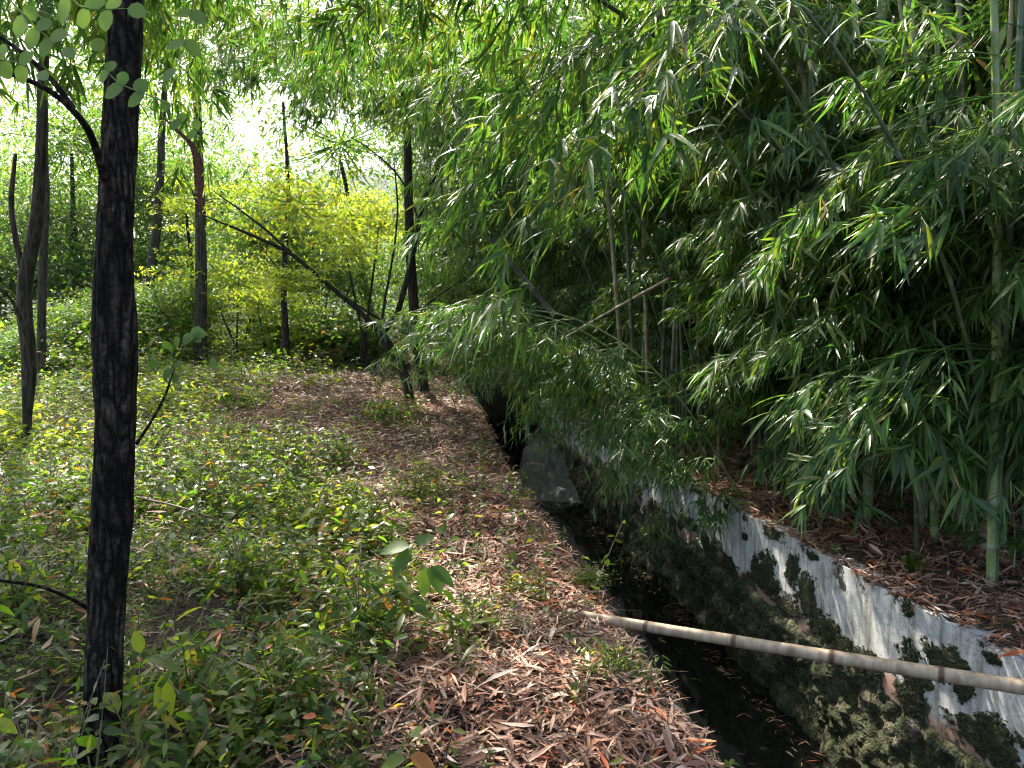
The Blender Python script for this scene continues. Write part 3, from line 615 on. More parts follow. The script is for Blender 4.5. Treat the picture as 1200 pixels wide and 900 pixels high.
SPR = [spray_mesh(s, L, nt_) for s, L, nt_ in ((1, 1.0, 15), (2, 1.25, 19), (3, 1.45, 22), (4, .85, 13), (5, 1.2, 20), (6, .6, 9))]
LONG = spray_mesh(7, 1.7, 24, leafL=.19, droop=.9)
SHORT = [spray_mesh(s, L, nt_, droop=dr) for s, L, nt_, dr in ((14, .7, 11, .5), (15, .85, 13, .3), (16, .6, 10, .7), (17, 1.0, 14, .6))]
SPR_FAR = [spray_mesh(s, 1.5, 20, leafL=.19) for s in (11, 12, 13)]
def crown_mesh(seed, rx, rz, ncl, nl, leafL, lw, mat, name='foliage', spread=.35, tm=OVATE_LO, down=.3, zflat=1.0):
    r = np.random.default_rng(seed); mb = MB()
    c = r.normal(0, 1, (ncl, 3)); c = norm(c)*(r.random((ncl, 1))**.45)*(1+.25*np.sin(c[:, :1]*5+seed)); c *= np.array([rx, rx, rz])
    k = np.repeat(np.arange(ncl), nl); off = r.normal(0, spread, (len(k), 3))*np.array([1, 1, .55*zflat])
    pb = c[k]+off; az = r.uniform(0, 6.28, len(k))
    D = np.stack([np.cos(az), np.sin(az), r.normal(-down, .4, len(k))], -1)
    N = np.stack([r.normal(0, .5, len(k)), r.normal(0, .5, len(k)), np.ones(len(k))], -1)
    L = leafL*r.uniform(.6, 1.3, len(k))
    leaves(mb, pb, D, N, L, L*lw, tm, .25)
    # fine twigs reaching each clump
    for q in c[::2]:
        tube(mb, np.array([q*.15, q*.6+np.array([0, 0, -.05]), q]), np.array([.012, .007, .003])*max(rx, .5), 3, False)
    return mb.mesh(name, M[mat])
CR_DEEP = [crown_mesh(s, .95, 2.6, 60, 26, .24, .15, 'bamboo_leaf', spread=.2, down=.8, tm=LANCE_LO) for s in (21, 22, 23)]

def culm_path(base, h, az, th0, th1, pw=2.0, n=44):
    """points of a culm that leans/arches towards azimuth az"""
    pts = [Vector(base)]; ds = h/n
    for i in range(n):
        th = th0+th1*((i+.5)/n)**pw
        pts.append(pts[-1]+Vector((math.cos(az)*math.sin(th), math.sin(az)*math.sin(th), math.cos(th)))*ds)
    return np.array([tuple(p) for p in pts])
def culm_mesh(pts, r0, r1, sides=10, pitch=.28):
    s = np.concatenate([[0], np.cumsum(np.linalg.norm(np.diff(pts, axis=0), axis=1))]); tot = s[-1]
    q = []; k = 0
    while k*pitch < tot:
        b = k*pitch; q += [b-.012, b-.004, b+.004, b+.014, b+pitch*.5]; k += 1
    q = np.array([a for a in q if 0 <= a <= tot])
    pp = np.stack([np.interp(q, s, pts[:, i]) for i in range(3)], -1)
    rad = r0+(r1-r0)*(q/tot)**1.3
    m = np.abs((q+pitch/2) % pitch-pitch/2)
    rad = rad*np.where(m < .006, 1.13, np.where(m < .016, 1.03, 1.0))
    mb = MB(); tube(mb, pp-pp[0], rad, sides, True); mb.at = [a*.28/pitch for a in mb.at]; return mb, s, tot
NB = [0]
def bamboo(x, y, h=8, az=None, th0=.02, th1=.5, r0=.032, mat='culm_green', nbr=26, z0=.8, z1=6, face=math.pi+.5, fspread=1.1, label=None, group=None,
           scale=(.8, 1.15), sprays=None, deep=False, pw=2.0, tilt=0, name='bamboo', dead=0, s_lo=0, s_hi=1):
    if az is None: az = random.uniform(0, 6.28)
    z = float(H(x, y))-.03
    root = empty(name, (x, y, z)); tag(root, label, 'bamboo', group)
    pts = culm_path((0, 0, 0), h, az, th0, th1, pw)
    mb, s, tot = culm_mesh(pts, r0, r0*.25)
    mb.build('culm', M[mat], root, attr='along')
    if deep:
        for q, zz in enumerate(deep):
            i = int(np.argmin(abs(pts[:, 2]-zz))); o = bpy.data.objects.new('foliage', random.choice(CR_DEEP)); col.objects.link(o); o.parent = root
            o.location = pts[i]; o.rotation_euler = (0, 0, random.uniform(0, 6.28)); k_ = random.uniform(.8, 1.2); o.scale = (k_, k_, k_)
    SP = sprays or SPR
    ok = [i for i in range(len(pts)) if z0 <= pts[i, 2] <= z1 and s_lo <= i/len(pts) <= s_hi]
    for k in range(nbr):
        if not ok: break
        i = ok[int((k+random.random())/nbr*len(ok)) % len(ok)]
        o = bpy.data.objects.new('leafy_branch', random.choice(SP)); col.objects.link(o); o.parent = root
        o.location = pts[i]
        o.rotation_euler = (random.uniform(-.35, .35), random.uniform(-.15, .45)+tilt, face+random.uniform(-fspread, fspread))
        k_ = random.uniform(*scale); o.scale = (k_, k_, k_)
    NB[0] += 1
    return root, pts
PXB = lambda px, py: G(px, py)
FACE = math.atan2(-CN.y, -CN.x)          # from the grove across the canal
TOCAM = math.atan2(-1, -.55)
GR_FRONT = 'bamboos along the front of the grove'
# named culms that stand out in the photograph
def bp(px, py): g = G(px, py); return g.x, g.y
x, y = bp(1016, 612); bamboo(x, y, 8.5, 1.4, 0, .12, .043, 'culm_green', 8, 1.6, 2.8, TOCAM, 1.2, 'straight bright green bamboo culm rising clear of its leaves at the grove front', GR_FRONT)
# (culms grouped behind the foliage, top right)
x, y = 3.75, 6.35; bamboo(x, y, 8.5, 2.5, .02, .2, .052, 'culm_dark', 10, 1.2, 2.4, TOCAM, 1.2, 'thickest dark green bamboo culm between the green one and the tan one', GR_FRONT)
x, y = 3.62, 6.0; bamboo(x, y, 8.5, 3.0, .02, .2, .032, 'culm_tan', 12, 1.0, 2.6, TOCAM, 1.0, 'dry tan bamboo culm with pinkish rings at upper right', GR_FRONT)
x, y = 3.55, 5.6; bamboo(x, y, 8.5, 1.2, .02, .2, .036, 'culm_green', 14, 1.0, 2.6, TOCAM, 1.0, 'pale green bamboo culm just right of the dry tan one', GR_FRONT)
x, y = 3.55, 5.35; bamboo(x, y, 8.5, 1.5, .0, .15, .028, 'culm_green', 14, .9, 2.5, TOCAM, 1.0, 'slender pale bamboo culm, rightmost of the three close together', GR_FRONT)
x, y = 2.95, 6.6; bamboo(x, y, 8, 3.3, .05, .10, .024, 'culm_dark', 12, 1.0, 2.6, TOCAM, 1.2, 'dark bamboo culm slanting behind the bright green one', GR_FRONT)
x, y = bp(1135, 640); bamboo(x, y, 7, -.2, .06, .3, .020, 'culm_green', 16, 1.5, 3.2, TOCAM, .9, 'thin bamboo culm with low leaves, at the right end of the litter', GR_FRONT, scale=(.7, 1))
x, y = bp(1195, 560); bamboo(x, y, 7, .2, .03, .3, .03, 'culm_tan', 16, 1.6, 3.4, TOCAM, 1.0, 'tan bamboo culm at the right edge behind hanging leaves', GR_FRONT)
SHF = 'leafy green bamboo in the front row, drooping over the canal wall'
k = 0
for v in np.arange(4.3, 15.5, .42):          # front row along the lip
    u = W+.55+random.uniform(0, .75); x, y = xy_of(u, v)
    px = 600+880*x/y
    z1 = 5.0+.25*(v-4); far = v > 9
    if 975 < px < 1280 and v < 7: z0_, z1_, n_ = 1.3, 3.2, 18
    else: z0_, z1_, n_ = (1.35 if v < 6 or v > 10.3 else .85), z1, 34
    if 8.3 < v < 9.9: z0_, n_ = 2.4, 14
    bamboo(x, y, random.uniform(7.5, 9.5), FACE+random.uniform(-.5, .5), .03, random.uniform(.2, .7), random.uniform(.018, .03), random.choice(['culm_green', 'culm_dark', 'culm_tan', 'culm_dark']),
           n_, z0_-random.choice([0, 0, 0, .35]), z1_, FACE+.45, 1.9, SHF, 'leafy bamboos in the front row', ((.95, 1.4) if v < 7 else (.7, 1.15)), SHORT, tilt=random.uniform(-.25, .25))
SHM = 'dense bamboo standing behind the front row of the grove'
for v in np.arange(4.0, 17, .55):
    u = W+1.5+random.uniform(0, 1.2); x, y = xy_of(u, v); px = 600+880*x/y
    if 975 < px < 1230: z0_, z1_, n_ = 1.3, 3.1, 13
    else: z0_, z1_, n_ = .9, 6, 14
    bamboo(x, y, 8.5, None, .03, random.uniform(.1, .4), random.uniform(.02, .036), random.choice(['culm_green', 'culm_dark', 'culm_dark', 'culm_tan']), n_, z0_, z1_, FACE+.45, 1.9, SHM, 'bamboos behind the front row', (.8, 1.2), SHORT, deep=(6.2, 8.0))
for k in range(34):                          # slim bare stems standing among the leafy ones
    v = 3.6+k*.30+random.uniform(-.1, .1); u = W+random.uniform(.35, 1.7); x, y = xy_of(u, v)
    bamboo(x, y, random.uniform(6, 9), None, random.uniform(0, .05), random.uniform(.05, .3), random.uniform(.012, .028), random.choice(['culm_green', 'culm_dark', 'culm_tan', 'culm_green']), 5, 2.2, 6, FACE, 2.5,
           'slim mostly bare bamboo stem rising between the leafy front bamboos', 'slim bare stems of the front row', (.6, .9), SHORT)
# deep in the grove: dark culms, leaves closed above
SHD = 'dark bamboo culm deep in the shaded grove'
for i in range(85):
    v = random.uniform(3, 20); u = W+random.uniform(3.0, 8.5); x, y = xy_of(u, v)
    bamboo(x, y, 9, None, .02, .2, random.uniform(.02, .04), random.choice(['culm_dark', 'culm_green', 'culm_dark', 'culm_tan', 'culm_dark']), 0, label=SHD, group='bamboos deep in the grove',
           deep=(2.4+random.random()*1.6, 5.2, 7.8) if i % 3 else (1.5, 4.6, 7.6))
# far end: bamboo closing the view over the canal
SHE = 'far bamboo arching over the dark end of the canal'
for i in range(22):
    v = random.uniform(14.5, 22); u = random.uniform(.1, W+2.3)
    if v < 19 and u < 0.6: u = random.uniform(.9, W+2)
    x, y = xy_of(u, v)
    bamboo(x, y, 8, FACE+random.uniform(-1, 1), .05, random.uniform(.3, .9), random.uniform(.02, .03), random.choice(['culm_green', 'culm_dark']), 24, 1.1, 7.5, FACE, 2.6, SHE, 'bamboos at the far end of the canal', (.9, 1.3), SPR_FAR)
# low sprays that hang in front of the dark opening, lit yellow-green
for i, (px_, py_, d, lab) in enumerate([(690, 470, 10.2, 'low leafy bamboo whose sunlit sprays cross the dark canal opening'), (665, 440, 11.5, 'leafy bamboo behind the sunlit sprays at the canal opening')]):
    x, y = xy_of(W+.25, d)
    bamboo(x, y, 2.5, FACE-.1, .5, 1.2, .014, 'culm_green', 24, .55, 4, FACE, .9, lab, None, (.65, .95), SPR, tilt=.05)
# the curtain overhanging the wall at mid distance
for i, v in enumerate((7.0, 7.8, 8.7)):
    x, y = xy_of(W+.2, v)
    bamboo(x, y, 3.3, FACE-.1, .5, 1.3, .013, 'culm_green', 26, .15, 4, FACE+.2, 1.0, ('nearest','middle','farthest')[i]+' of the three short bamboos drooping low over the canal wall', 'short bamboos drooping over the wall', (.6, .9), SPR)
# arching bamboos whose tips hang over the left bank and the camera's view
SHA = 'tall bamboo arching high over the canal, its tip hanging above the left bank'
for i, (v, u, h, th0, th1, azo) in enumerate([(6.0, .5, 9.8, .05, 2.1, .15), (7.2, .6, 10.2, .04, 2.1, .05), (8.4, .4, 10.4, .05, 2.0, .0), (9.6, .5, 10.8, .05, 2.0, -.1), (5.0, .6, 9.2, .05, 2.1, .2),
                                              (11, .5, 10.8, .05, 1.9, -.2), (12.5, .5, 10.8, .05, 1.9, -.1), (4.4, .7, 8.8, .05, 2.0, .1)]):
    x, y = xy_of(W+u, v)
    bamboo(x, y, h, FACE+azo, th0, th1, .015, 'culm_dark', 27 if v < 8 else 20, 2.3+.21*v, 9, FACE, 1.7, SHA, 'bamboos arching over the canal', (.8, 1.2), (SPR+[LONG, LONG]) if v < 8 else SPR, pw=1.15, s_lo=.3, s_hi=1 if v < 8 else .9)

# ------------------------------------------------------------------ fallen and leaning poles
def pole(name, pts, r0, r1, mat, label, group=None, pitch=.46, cat='bamboo pole'):
    pp = smooth_path(pts, 30); mb, s, t = culm_mesh(pp, r0, r1, 16, pitch)
    o = mb.build(name, M[mat], None, attr='along', loc=pp[0]); tag(o, label, cat, group); return o
a = G(668, 729); b = P(1200, 829, 3.2)
a.z += .045; dirp = (Vector((b.x, b.y, 0))-Vector((a.x, a.y, 0))); e = Vector((a.x, a.y, 0))+dirp*1.38; e.z = .06
a0 = Vector((a.x, a.y, 0))-dirp*.01; a0.z = a.z+.0
midp = (a+e)/2; midp.z -= .004
pole('bamboo_pole', [a0, midp, e], .028, .036, 'culm_pale', 'long pale dry bamboo pole fallen across the canal')
pole('bamboo_pole', [P(690, -8, 4.8), P(770, 45, 5.0), P(850, 115, 5.3), P(926, 186, 5.6)], .014, .017, 'culm_dead', 'thin black pole slanting down through the upper bamboo leaves')
pole('bamboo_pole', [P(575, 280, 9.6), P(618, 332, 9.3), P(659, 380, 9.0)], .03, .042, 'culm_dead', 'short dark slanting pole above the canal opening')
pole('bamboo_pole', [P(655, 400, 8.4), P(720, 362, 8.3), P(800, 318, 8.1)], .012, .018, 'culm_pale', 'thin pale leaning cane beside the clump of culms in the middle')
g = G(632, 742); pole('cut_cane', [G(604, 726, .02), g+Vector((0, 0, .03))], .011, .011, 'culm_pale', 'short pale cut cane lying on the leaf litter', cat='cane')
# clump of culms visible mid right
for i, (px_, l) in enumerate([(738, .08), (748, .05), (762, .03), (775, -.02), (783, -.05)]):
    x, y = bp(px_+random.uniform(-2, 2), 470+4*(i % 3)); x = P(px_, 430, 9.4+.15*i).x; y = 9.4+.15*i
    bamboo(x, y, 7, math.pi, l, .12, .032, 'culm_dark' if i % 2 else 'culm_tan', 8, 3.2, 6.5, FACE, 1.5, 'close-set bare bamboo culm in the clump beside the mid canal wall', 'bare culms in the middle clump')

# ------------------------------------------------------------------ trees
CR_LOC = [crown_mesh(s, 1.5, 1.0, 70, 22, .07, .5, 'wood_leaf', spread=.28) for s in (31, 32)]
CR_YEL = [crown_mesh(s, 1.5, 1.0, 60, 30, .11, .45, 'yellow_leaf', spread=.24, zflat=.3) for s in (41, 42, 43)]
CR_GRN = [crown_mesh(s, 1.5, 1.1, 90, 38, .095, .42, 'wood_leaf', spread=.26) for s in (51, 52, 53)]
def add_crown(parent, ploc, meshes, scale, name='crown', zs=1.0):
    o = bpy.data.objects.new(name, random.choice(meshes)); col.objects.link(o); o.parent = parent
    o.location = Vector(ploc)-parent.location; o.rotation_euler = (0, 0, random.uniform(0, 6.28)); o.scale = (scale, scale, scale*zs); return o
def tree(label, trunk, radii, limbs=(), crowns=(), mat='bark_thin', cm=None, name='tree', cat='tree', group=None, sides=12, bark=.03, npt=40):
    trunk = [Vector(p) for p in trunk]; base = trunk[0].copy(); base.z = float(H(base.x, base.y))-.05
    if abs(trunk[0].z-base.z) > .02: trunk = [base]+trunk[0:]; radii = [radii[0]*1.15]+list(radii)
    root = empty(name, base); tag(root, label, cat, group)
    def path(pts, rad, n):
        pr = smooth_path([tuple(p)+(r,) for p, r in zip(pts, rad)], n); pr[:, :3] += .01*np.stack([fbm(pr[:, 2], pr[:, 0], 4), fbm(pr[:, 2], pr[:, 1], 4, 5), 0*pr[:, 0]], -1)
        return pr[:, :3]-np.array(base), np.maximum(pr[:, 3], .002)
    mb = MB(); p, r = path(trunk, radii, npt); tube(mb, p, r, sides, True, bark, len(label)); mb.build('trunk', M[mat], root)
    for pts, rad in limbs:
        mb = MB(); p, r = path([Vector(q) for q in pts], rad, 18); tube(mb, p, r, 7, True, .03, 3); mb.build('limb', M[mat], root)
    for c in crowns:
        add_crown(root, c[0], cm or CR_GRN, c[1], zs=c[2] if len(c) > 2 else 1)
    return root
# the near trunk on the left
D0 = 2.52
tr = [P(103, 985, D0), P(113, 890, D0), P(122, 780, D0), P(131, 600, D0), P(134, 500, D0), P(133, 390, D0), P(136, 300, D0), P(140, 170, D0), P(143, 60, D0), P(146, -60, D0), P(150, -300, D0+.1), P(165, -700, D0+.25), P(175, -1400, D0+.3)]
rd = [.115, .072, .058, .063, .060, .067, .055, .052, .051, .050, .048, .042, .028]
tr[0].z = float(H(tr[0].x, tr[0].y))-.03
near = tree('dark rugged tree trunk close to the camera on the left', tr, rd,
    [([P(131, 232, D0), P(118, 190, D0-.1), P(95, 140, D0-.25), P(60, 108, D0-.35), P(-30, 72, D0-.5)], [.018, .013, .010, .008, .005]),
     ([P(86, 128, D0-.28), P(62, 95, D0-.3), P(30, 65, D0-.35), P(-40, 20, D0-.4)], [.009, .008, .006, .004]),
     ([P(108, 716, D0), P(88, 703, D0-.1), P(45, 686, D0-.25), P(-20, 678, D0-.4)], [.008, .006, .005, .004]),
     ([P(160, 520, D0), P(176, 492, D0-.08), P(192, 462, D0-.12), P(204, 430, D0-.14), P(214, 405, D0-.15), P(222, 392, D0-.16)], [.006, .0045, .004, .003, .002, .0015]),
     ([P(150, -250, D0), P(330, -500, D0+.6), P(600, -900, D0+1.5)], [.04, .03, .015]), ([P(150, -450, D0), P(0, -700, D0+.9), P(-300, -1100, D0+1.6)], [.04, .03, .015])],
    [], 'bark', name='locust_tree', sides=120, bark=.075, npt=330)
for (x, y, z, s) in [(-2.2, 3.5, 7.0, 1.3), (-.6, 5.2, 7.6, 1.1)]:
    add_crown(near, (x, y, z), CR_LOC, s)
def leaf_cluster(name, pts, dirs, L, wr, tm, mat, parent=None, normals=None, stems=None, droop=.15):
    mb = MB(); pts = np.array([tuple(p) for p in pts]); org = np.array((parent.parent or parent).location) if parent else 0
    if stems:
        for s in stems: tube(mb, smooth_path([tuple(p) for p in s[0]], 8)-org, np.linspace(s[1], s[1]*.4, 8), 5, False)
    dirs = np.array([tuple(d) for d in dirs]); n = len(pts)
    N = np.array([tuple(q) for q in normals]) if normals is not None else np.tile([0, -1., .35], (n, 1))
    leaves(mb, pts-org, dirs, N+rng.normal(0, .15, (n, 3)), np.array(L), np.array(L)*wr, tm, droop); return mb.build(name, M[mat], parent)
# round leaflets hanging top left, close to the lens
def pinnate(path, n, L, wr=.72):
    pp = smooth_path([tuple(p) for p in path], n+1); ps = []; ds = []
    for i in range(1, n+1):
        t = pp[i]-pp[i-1]; t = t/np.linalg.norm(t); side = np.cross(t, [0, -1, .1])
        for s in ((1, -1) if i < n else (0,)):
            ps.append(pp[i]); ds.append(t*.45+side*s*.9+rng.normal(0, .12, 3))
    return ps, ds, [L*random.uniform(.8, 1.15) for _ in ps], [(path, .0016)]
limbs_ = [o for o in near.children if o.name.startswith('limb')]
for path, n, L in [([P(12, 0, 1.35), P(40, 30, 1.33), P(75, 58, 1.3)], 4, .036), ([P(60, -30, 1.3), P(90, 5, 1.3), P(150, 10, 1.28)], 4, .036), ([P(195, 120, 1.25), P(165, 108, 1.27), P(132, 92, 1.3), P(118, 60, 1.33)], 4, .030),
                   ([P(-40, 75, 1.5), P(0, 70, 1.5), P(45, 85, 1.45)], 3, .036), ([P(230, -30, 1.6), P(222, 30, 1.6), P(205, 80, 1.55)], 3, .034), ([P(250, 160, 1.9), P(225, 150, 1.9), P(195, 130, 1.9)], 3, .03)]:
    ps, ds, Ls, stn = pinnate(path, n, L)
    leaf_cluster('leafy_twig', ps, ds, Ls, .78, ROUND, 'near_leaf', limbs_[1], stems=stn)
# broad leaves on the twig at the side of the near trunk
lp = [(178, 415, 182, 418, .05), (186, 425, 170, 428, .045), (200, 410, 190, 392, .05), (205, 405, 215, 385, .05), (214, 400, 235, 388, .06), (222, 392, 258, 385, .07), (228, 392, 238, 400, .05), (200, 432, 190, 448, .045), (203, 440, 215, 455, .04), (205, 425, 218, 432, .04), (246, 422, 258, 432, .05)]
leaf_cluster('leafy_twig', [P(a_, b_, D0-.15) for a_, b_, *_ in lp], [P(c, d, D0-.2)-P(a_, b_, D0-.15)+Vector((0, 0, .001)) for a_, b_, c, d, _ in lp], [q[4]*1.1 for q in lp], .62, OVATE, 'near_leaf', limbs_[3], stems=[([P(204, 430, D0-.14), P((a_+204)/2, (b_+428)/2, D0-.15), P(a_, b_, D0-.15)], .0014) for a_, b_, *_ in lp])
# mid-distance trees
def GT(px, py): return G(px, py)
def at(px, py, d): return P(px, py, d)
g = GT(32, 532); d = g.y
tree('dark trunk on the left with its base in sunlit herbs', [g, at(34, 430, d), at(30, 330, d), at(44, 250, d), at(48, 170, d), at(52, 60, d), at(60, -120, d)], [.085, .08, .08, .07, .06, .05, .03],
     [([at(30, 330, d), at(20, 290, d), at(14, 240, d), at(18, 180, d)], [.04, .035, .03, .02]), ([at(34, 410, d-.2), at(12, 350, d-.5), at(-20, 320, d-.8)], [.02, .015, .01])],
     [(at(30, -150, d), 1.2), (at(130, -260, d-1), 1.2), (at(-60, -100, d+1), 1.1)], 'bark_grey')
g = GT(48, 440); d = 14.5
tree('slim straight trunk behind the sunlit left one', [at(49, 405, d), at(50, 330, d), at(53, 240, d), at(52, 140, d), at(56, 20, d)], [.08, .075, .07, .06, .04], [], [(at(50, -40, d), 1.6), (at(10, 20, d+1), 1.2)], 'bark_grey', CR_LOC)
d = 19; tree('leaning trunk right of the near dark trunk', [at(167, 392, d), at(172, 350, d), at(180, 300, d), at(186, 240, d), at(190, 150, d), at(200, 30, d)], [.15, .13, .11, .10, .08, .05], [], [(at(190, 20, d), 1.9), (at(150, 70, d+1), 1.2)], 'bark_grey', CR_GRN)
d = 17; tree('tall straight trunk in front of the yellow leaves', [at(235, 388, d), at(236, 330, d), at(235, 260, d), at(233, 190, d), at(230, 90, d), at(228, -40, d)], [.135, .13, .115, .10, .08, .05],
     [([at(235, 262, d), at(228, 230, d-.2), at(215, 200, d-.3)], [.03, .02, .012])], [(at(230, -70, d), 2.0), (at(280, -20, d+2), 1.5)], 'bark_grey', CR_LOC)
d = 19; tree('short thin trunk beside the tall straight one', [at(228, 385, d), at(226, 340, d), at(223, 295, d), at(218, 250, d)], [.06, .05, .045, .03], [], [(at(216, 235, d), .8)], 'bark_thin', CR_YEL)
d = 16; tree('thin dark sapling standing alone before the bright gap', [at(335, 402, d), at(333, 340, d), at(334, 290, d), at(338, 240, d), at(336, 190, d), at(332, 120, d)], [.075, .06, .055, .05, .04, .03],
     [([at(334, 330, d), at(322, 310, d), at(310, 295, d)], [.02, .015, .01])], [(at(332, 60, d), 1.0)], 'bark_thin', CR_LOC)
# forked tree in the middle
g = GT(480, 470); d = g.y
tree('forked black tree leaning left beside the canal mouth', [g, at(474, 440, d), at(462, 415, d), at(449, 396, d), at(444, 388, d)], [.10, .085, .08, .085, .07],
     [([at(446, 392, d), at(425, 368, d), at(398, 345, d), at(370, 322, d), at(345, 300, d), at(300, 278, d), at(238, 252, d)], [.05, .045, .04, .038, .035, .028, .012]),
      ([at(344, 299, d), at(310, 268, d), at(280, 245, d), at(250, 224, d)], [.025, .02, .015, .008]),
      ([at(447, 395, d), at(462, 375, d), at(475, 335, d), at(486, 290, d), at(497, 235, d), at(514, 195, d), at(520, 150, d), at(518, 110, d)], [.06, .055, .05, .045, .04, .035, .028, .018]),
      ([at(446, 392, d), at(450, 355, d), at(458, 315, d), at(466, 240, d), at(462, 190, d)], [.028, .025, .02, .016, .01]),
      ([at(492, 262, d), at(470, 210, d-.2), at(440, 180, d-.4), at(410, 160, d-.5)], [.02, .016, .012, .008])],
     [(at(350, 240, d+1), .95), (at(420, 290, d+.6), .62, .8), (at(330, 330, d-.3), .55, .6), (at(505, 60, d+1), 1.2)], 'bark_thin', CR_YEL, sides=16)
d = g.y+.7
tree('straight dark trunk just behind the forked tree', [at(497, 460, d), at(488, 400, d), at(484, 340, d), at(480, 270, d), at(478, 180, d), at(470, 60, d)], [.11, .10, .09, .085, .07, .05],
     [([at(488, 395, d), at(470, 388, d-.2), at(430, 365, d-.3), at(400, 345, d-.3)], [.03, .028, .022, .015]), ([at(470, 392, d), at(500, 358, d), at(540, 328, d)], [.02, .016, .01])],
     [(at(470, 40, d), 1.3), (at(420, 60, d+2), 1.2)], 'bark_thin', CR_GRN)
for k, (px_, py_, d, top, lab) in enumerate([(440, 400, 21, (400, 190), 'thin slanting trunk seen through leaves left of the fork'), (560, 400, 19, (545, 150), 'dark trunk half hidden by bamboo in the middle'), (150, 395, 24, (146, 200), 'distant trunk peeping out right of the near trunk'),
                                           (90, 395, 23, (84, 180), 'distant trunk peeping out left of the near trunk')]):
    tree(lab, [at(px_, py_, d), at((px_*2+top[0])/3, (py_*2+top[1])/3, d), at(*top, d)], [.11, .09, .05], [], [(at(top[0], top[1]-20, d), 1.7)], 'bark_thin', CR_GRN)

# ------------------------------------------------------------------ shrubs and woods behind
def shrub(px, py, d, s, meshes, label, n=3, name='shrub', zs=1.0, group=None):
    c = P(px, py, d); gx, gy = c.x, c.y; gz = float(H(gx, gy)); root = empty(name, (gx, gy, gz)); tag(root, label, 'shrub', group)
    for k in range(n):
        q = c+Vector((random.uniform(-1, 1)*s*.9, random.uniform(-1, 1)*s*.6, random.uniform(-.5, .5)*s*.8)); add_crown(root, q, meshes, s*random.uniform(.7, 1), 'foliage', zs)
        mb = MB(); p2 = q-root.location; tube(mb, smooth_path([(random.uniform(-.2, .2), 0, -.1), (p2.x*.4, p2.y*.4, p2.z*.5), tuple(p2)], 10), np.linspace(.035, .012, 10), 6, True); mb.build('stem', M['bark_thin'], root)
    return root
Y = CR_YEL; GN = CR_GRN
shrub(275, 320, 18.5, 1.0, Y, 'bright yellow-green shrub right of the tall straight trunk', 4)
shrub(205, 350, 20.5, 1.2, Y, 'yellow-green shrub between the leaning trunk and the tall straight one', 3)
shrub(310, 365, 17, .7, Y, 'small yellow shrub at the foot of the thin sapling', 2)
shrub(385, 320, 20, 1.2, GN, 'fresh green shrub between the sapling and the forked tree', 3)
shrub(370, 260, 24, 1.4, Y, 'pale yellow-green tree crown in the bright gap', 3)
shrub(425, 250, 17, .8, Y, 'golden leafed shrub behind the upper arm of the forked tree', 3)
shrub(400, 395, 18.5, .9, GN, 'grassy green bush at the left foot of the forked tree', 3, zs=.7)
shrub(40, 350, 22, 1.7, GN, 'green bush behind the two left trunks', 4)
shrub(120, 330, 23, 1.7, GN, 'green bush hidden behind the near trunk', 4)
shrub(5, 410, 15, 1.0, GN, 'dark green bush at the left edge', 3, zs=.7)
shrub(180, 375, 18, 1.0, GN, 'green shrub at the foot of the leaning trunk', 4, zs=.8)
shrub(360, 395, 18, .9, GN, 'low green bush between the sapling and the fork', 4, zs=.7)
shrub(70, 400, 17, 1.1, GN, 'green bush between the two left trunks and the near trunk', 4, zs=.7)
shrub(330, 270, 21, 1.3, GN, 'tall green shrub directly behind the thin sapling', 4)
shrub(240, 250, 24, 1.8, GN, 'tall green shrub behind the tall straight trunk', 4)
shrub(60, 260, 25, 2.0, GN, 'tall green shrub far behind the left trunks', 4)
shrub(530, 330, 20, 1.3, GN, 'dull green shrub right of the forked tree', 3)
shrub(600, 300, 24, 1.9, GN, 'tall green shrub beyond the bamboo at the end of the canal', 4)
mb = MB()
def far_mass(n, seed):
    r = np.random.default_rng(seed)
    # clumps along a rising belt behind everything
    m = 900; cx = r.uniform(-34, 16, m); cy = r.uniform(27, 46, m); top = 6.5+4*(.5+.5*np.sin(cx*.35+1)*np.cos(cx*.13+2))+.12*(cy-27)
    top = np.where((cx > -13) & (cx < -5), top*.62, top)
    top = np.where(cx > -2, top+5, top)
    cz = H(cx, cy)+r.random(m)**.8*top
    k = r.integers(0, m, n); pb = np.stack([cx[k], cy[k], cz[k]], -1)+r.normal(0, .55, (n, 3)); az = r.uniform(0, 6.28, n)
    D = np.stack([np.cos(az), np.sin(az), r.normal(-.3, .4, n)], -1); N = np.stack([r.normal(0, .5, n), r.normal(0, .5, n), np.ones(n)], -1)
    L = r.uniform(.12, .26, n); leaves(mb, pb, D, N, L, L*.45, OVATE_LO, .2)
far_mass(150000, 5)
tag(mb.build('woods', M['wood_leaf']), 'distant green woods closing the view', 'woods', kind='stuff')
# woodland to the right and behind the grove, so that the grove stays dark

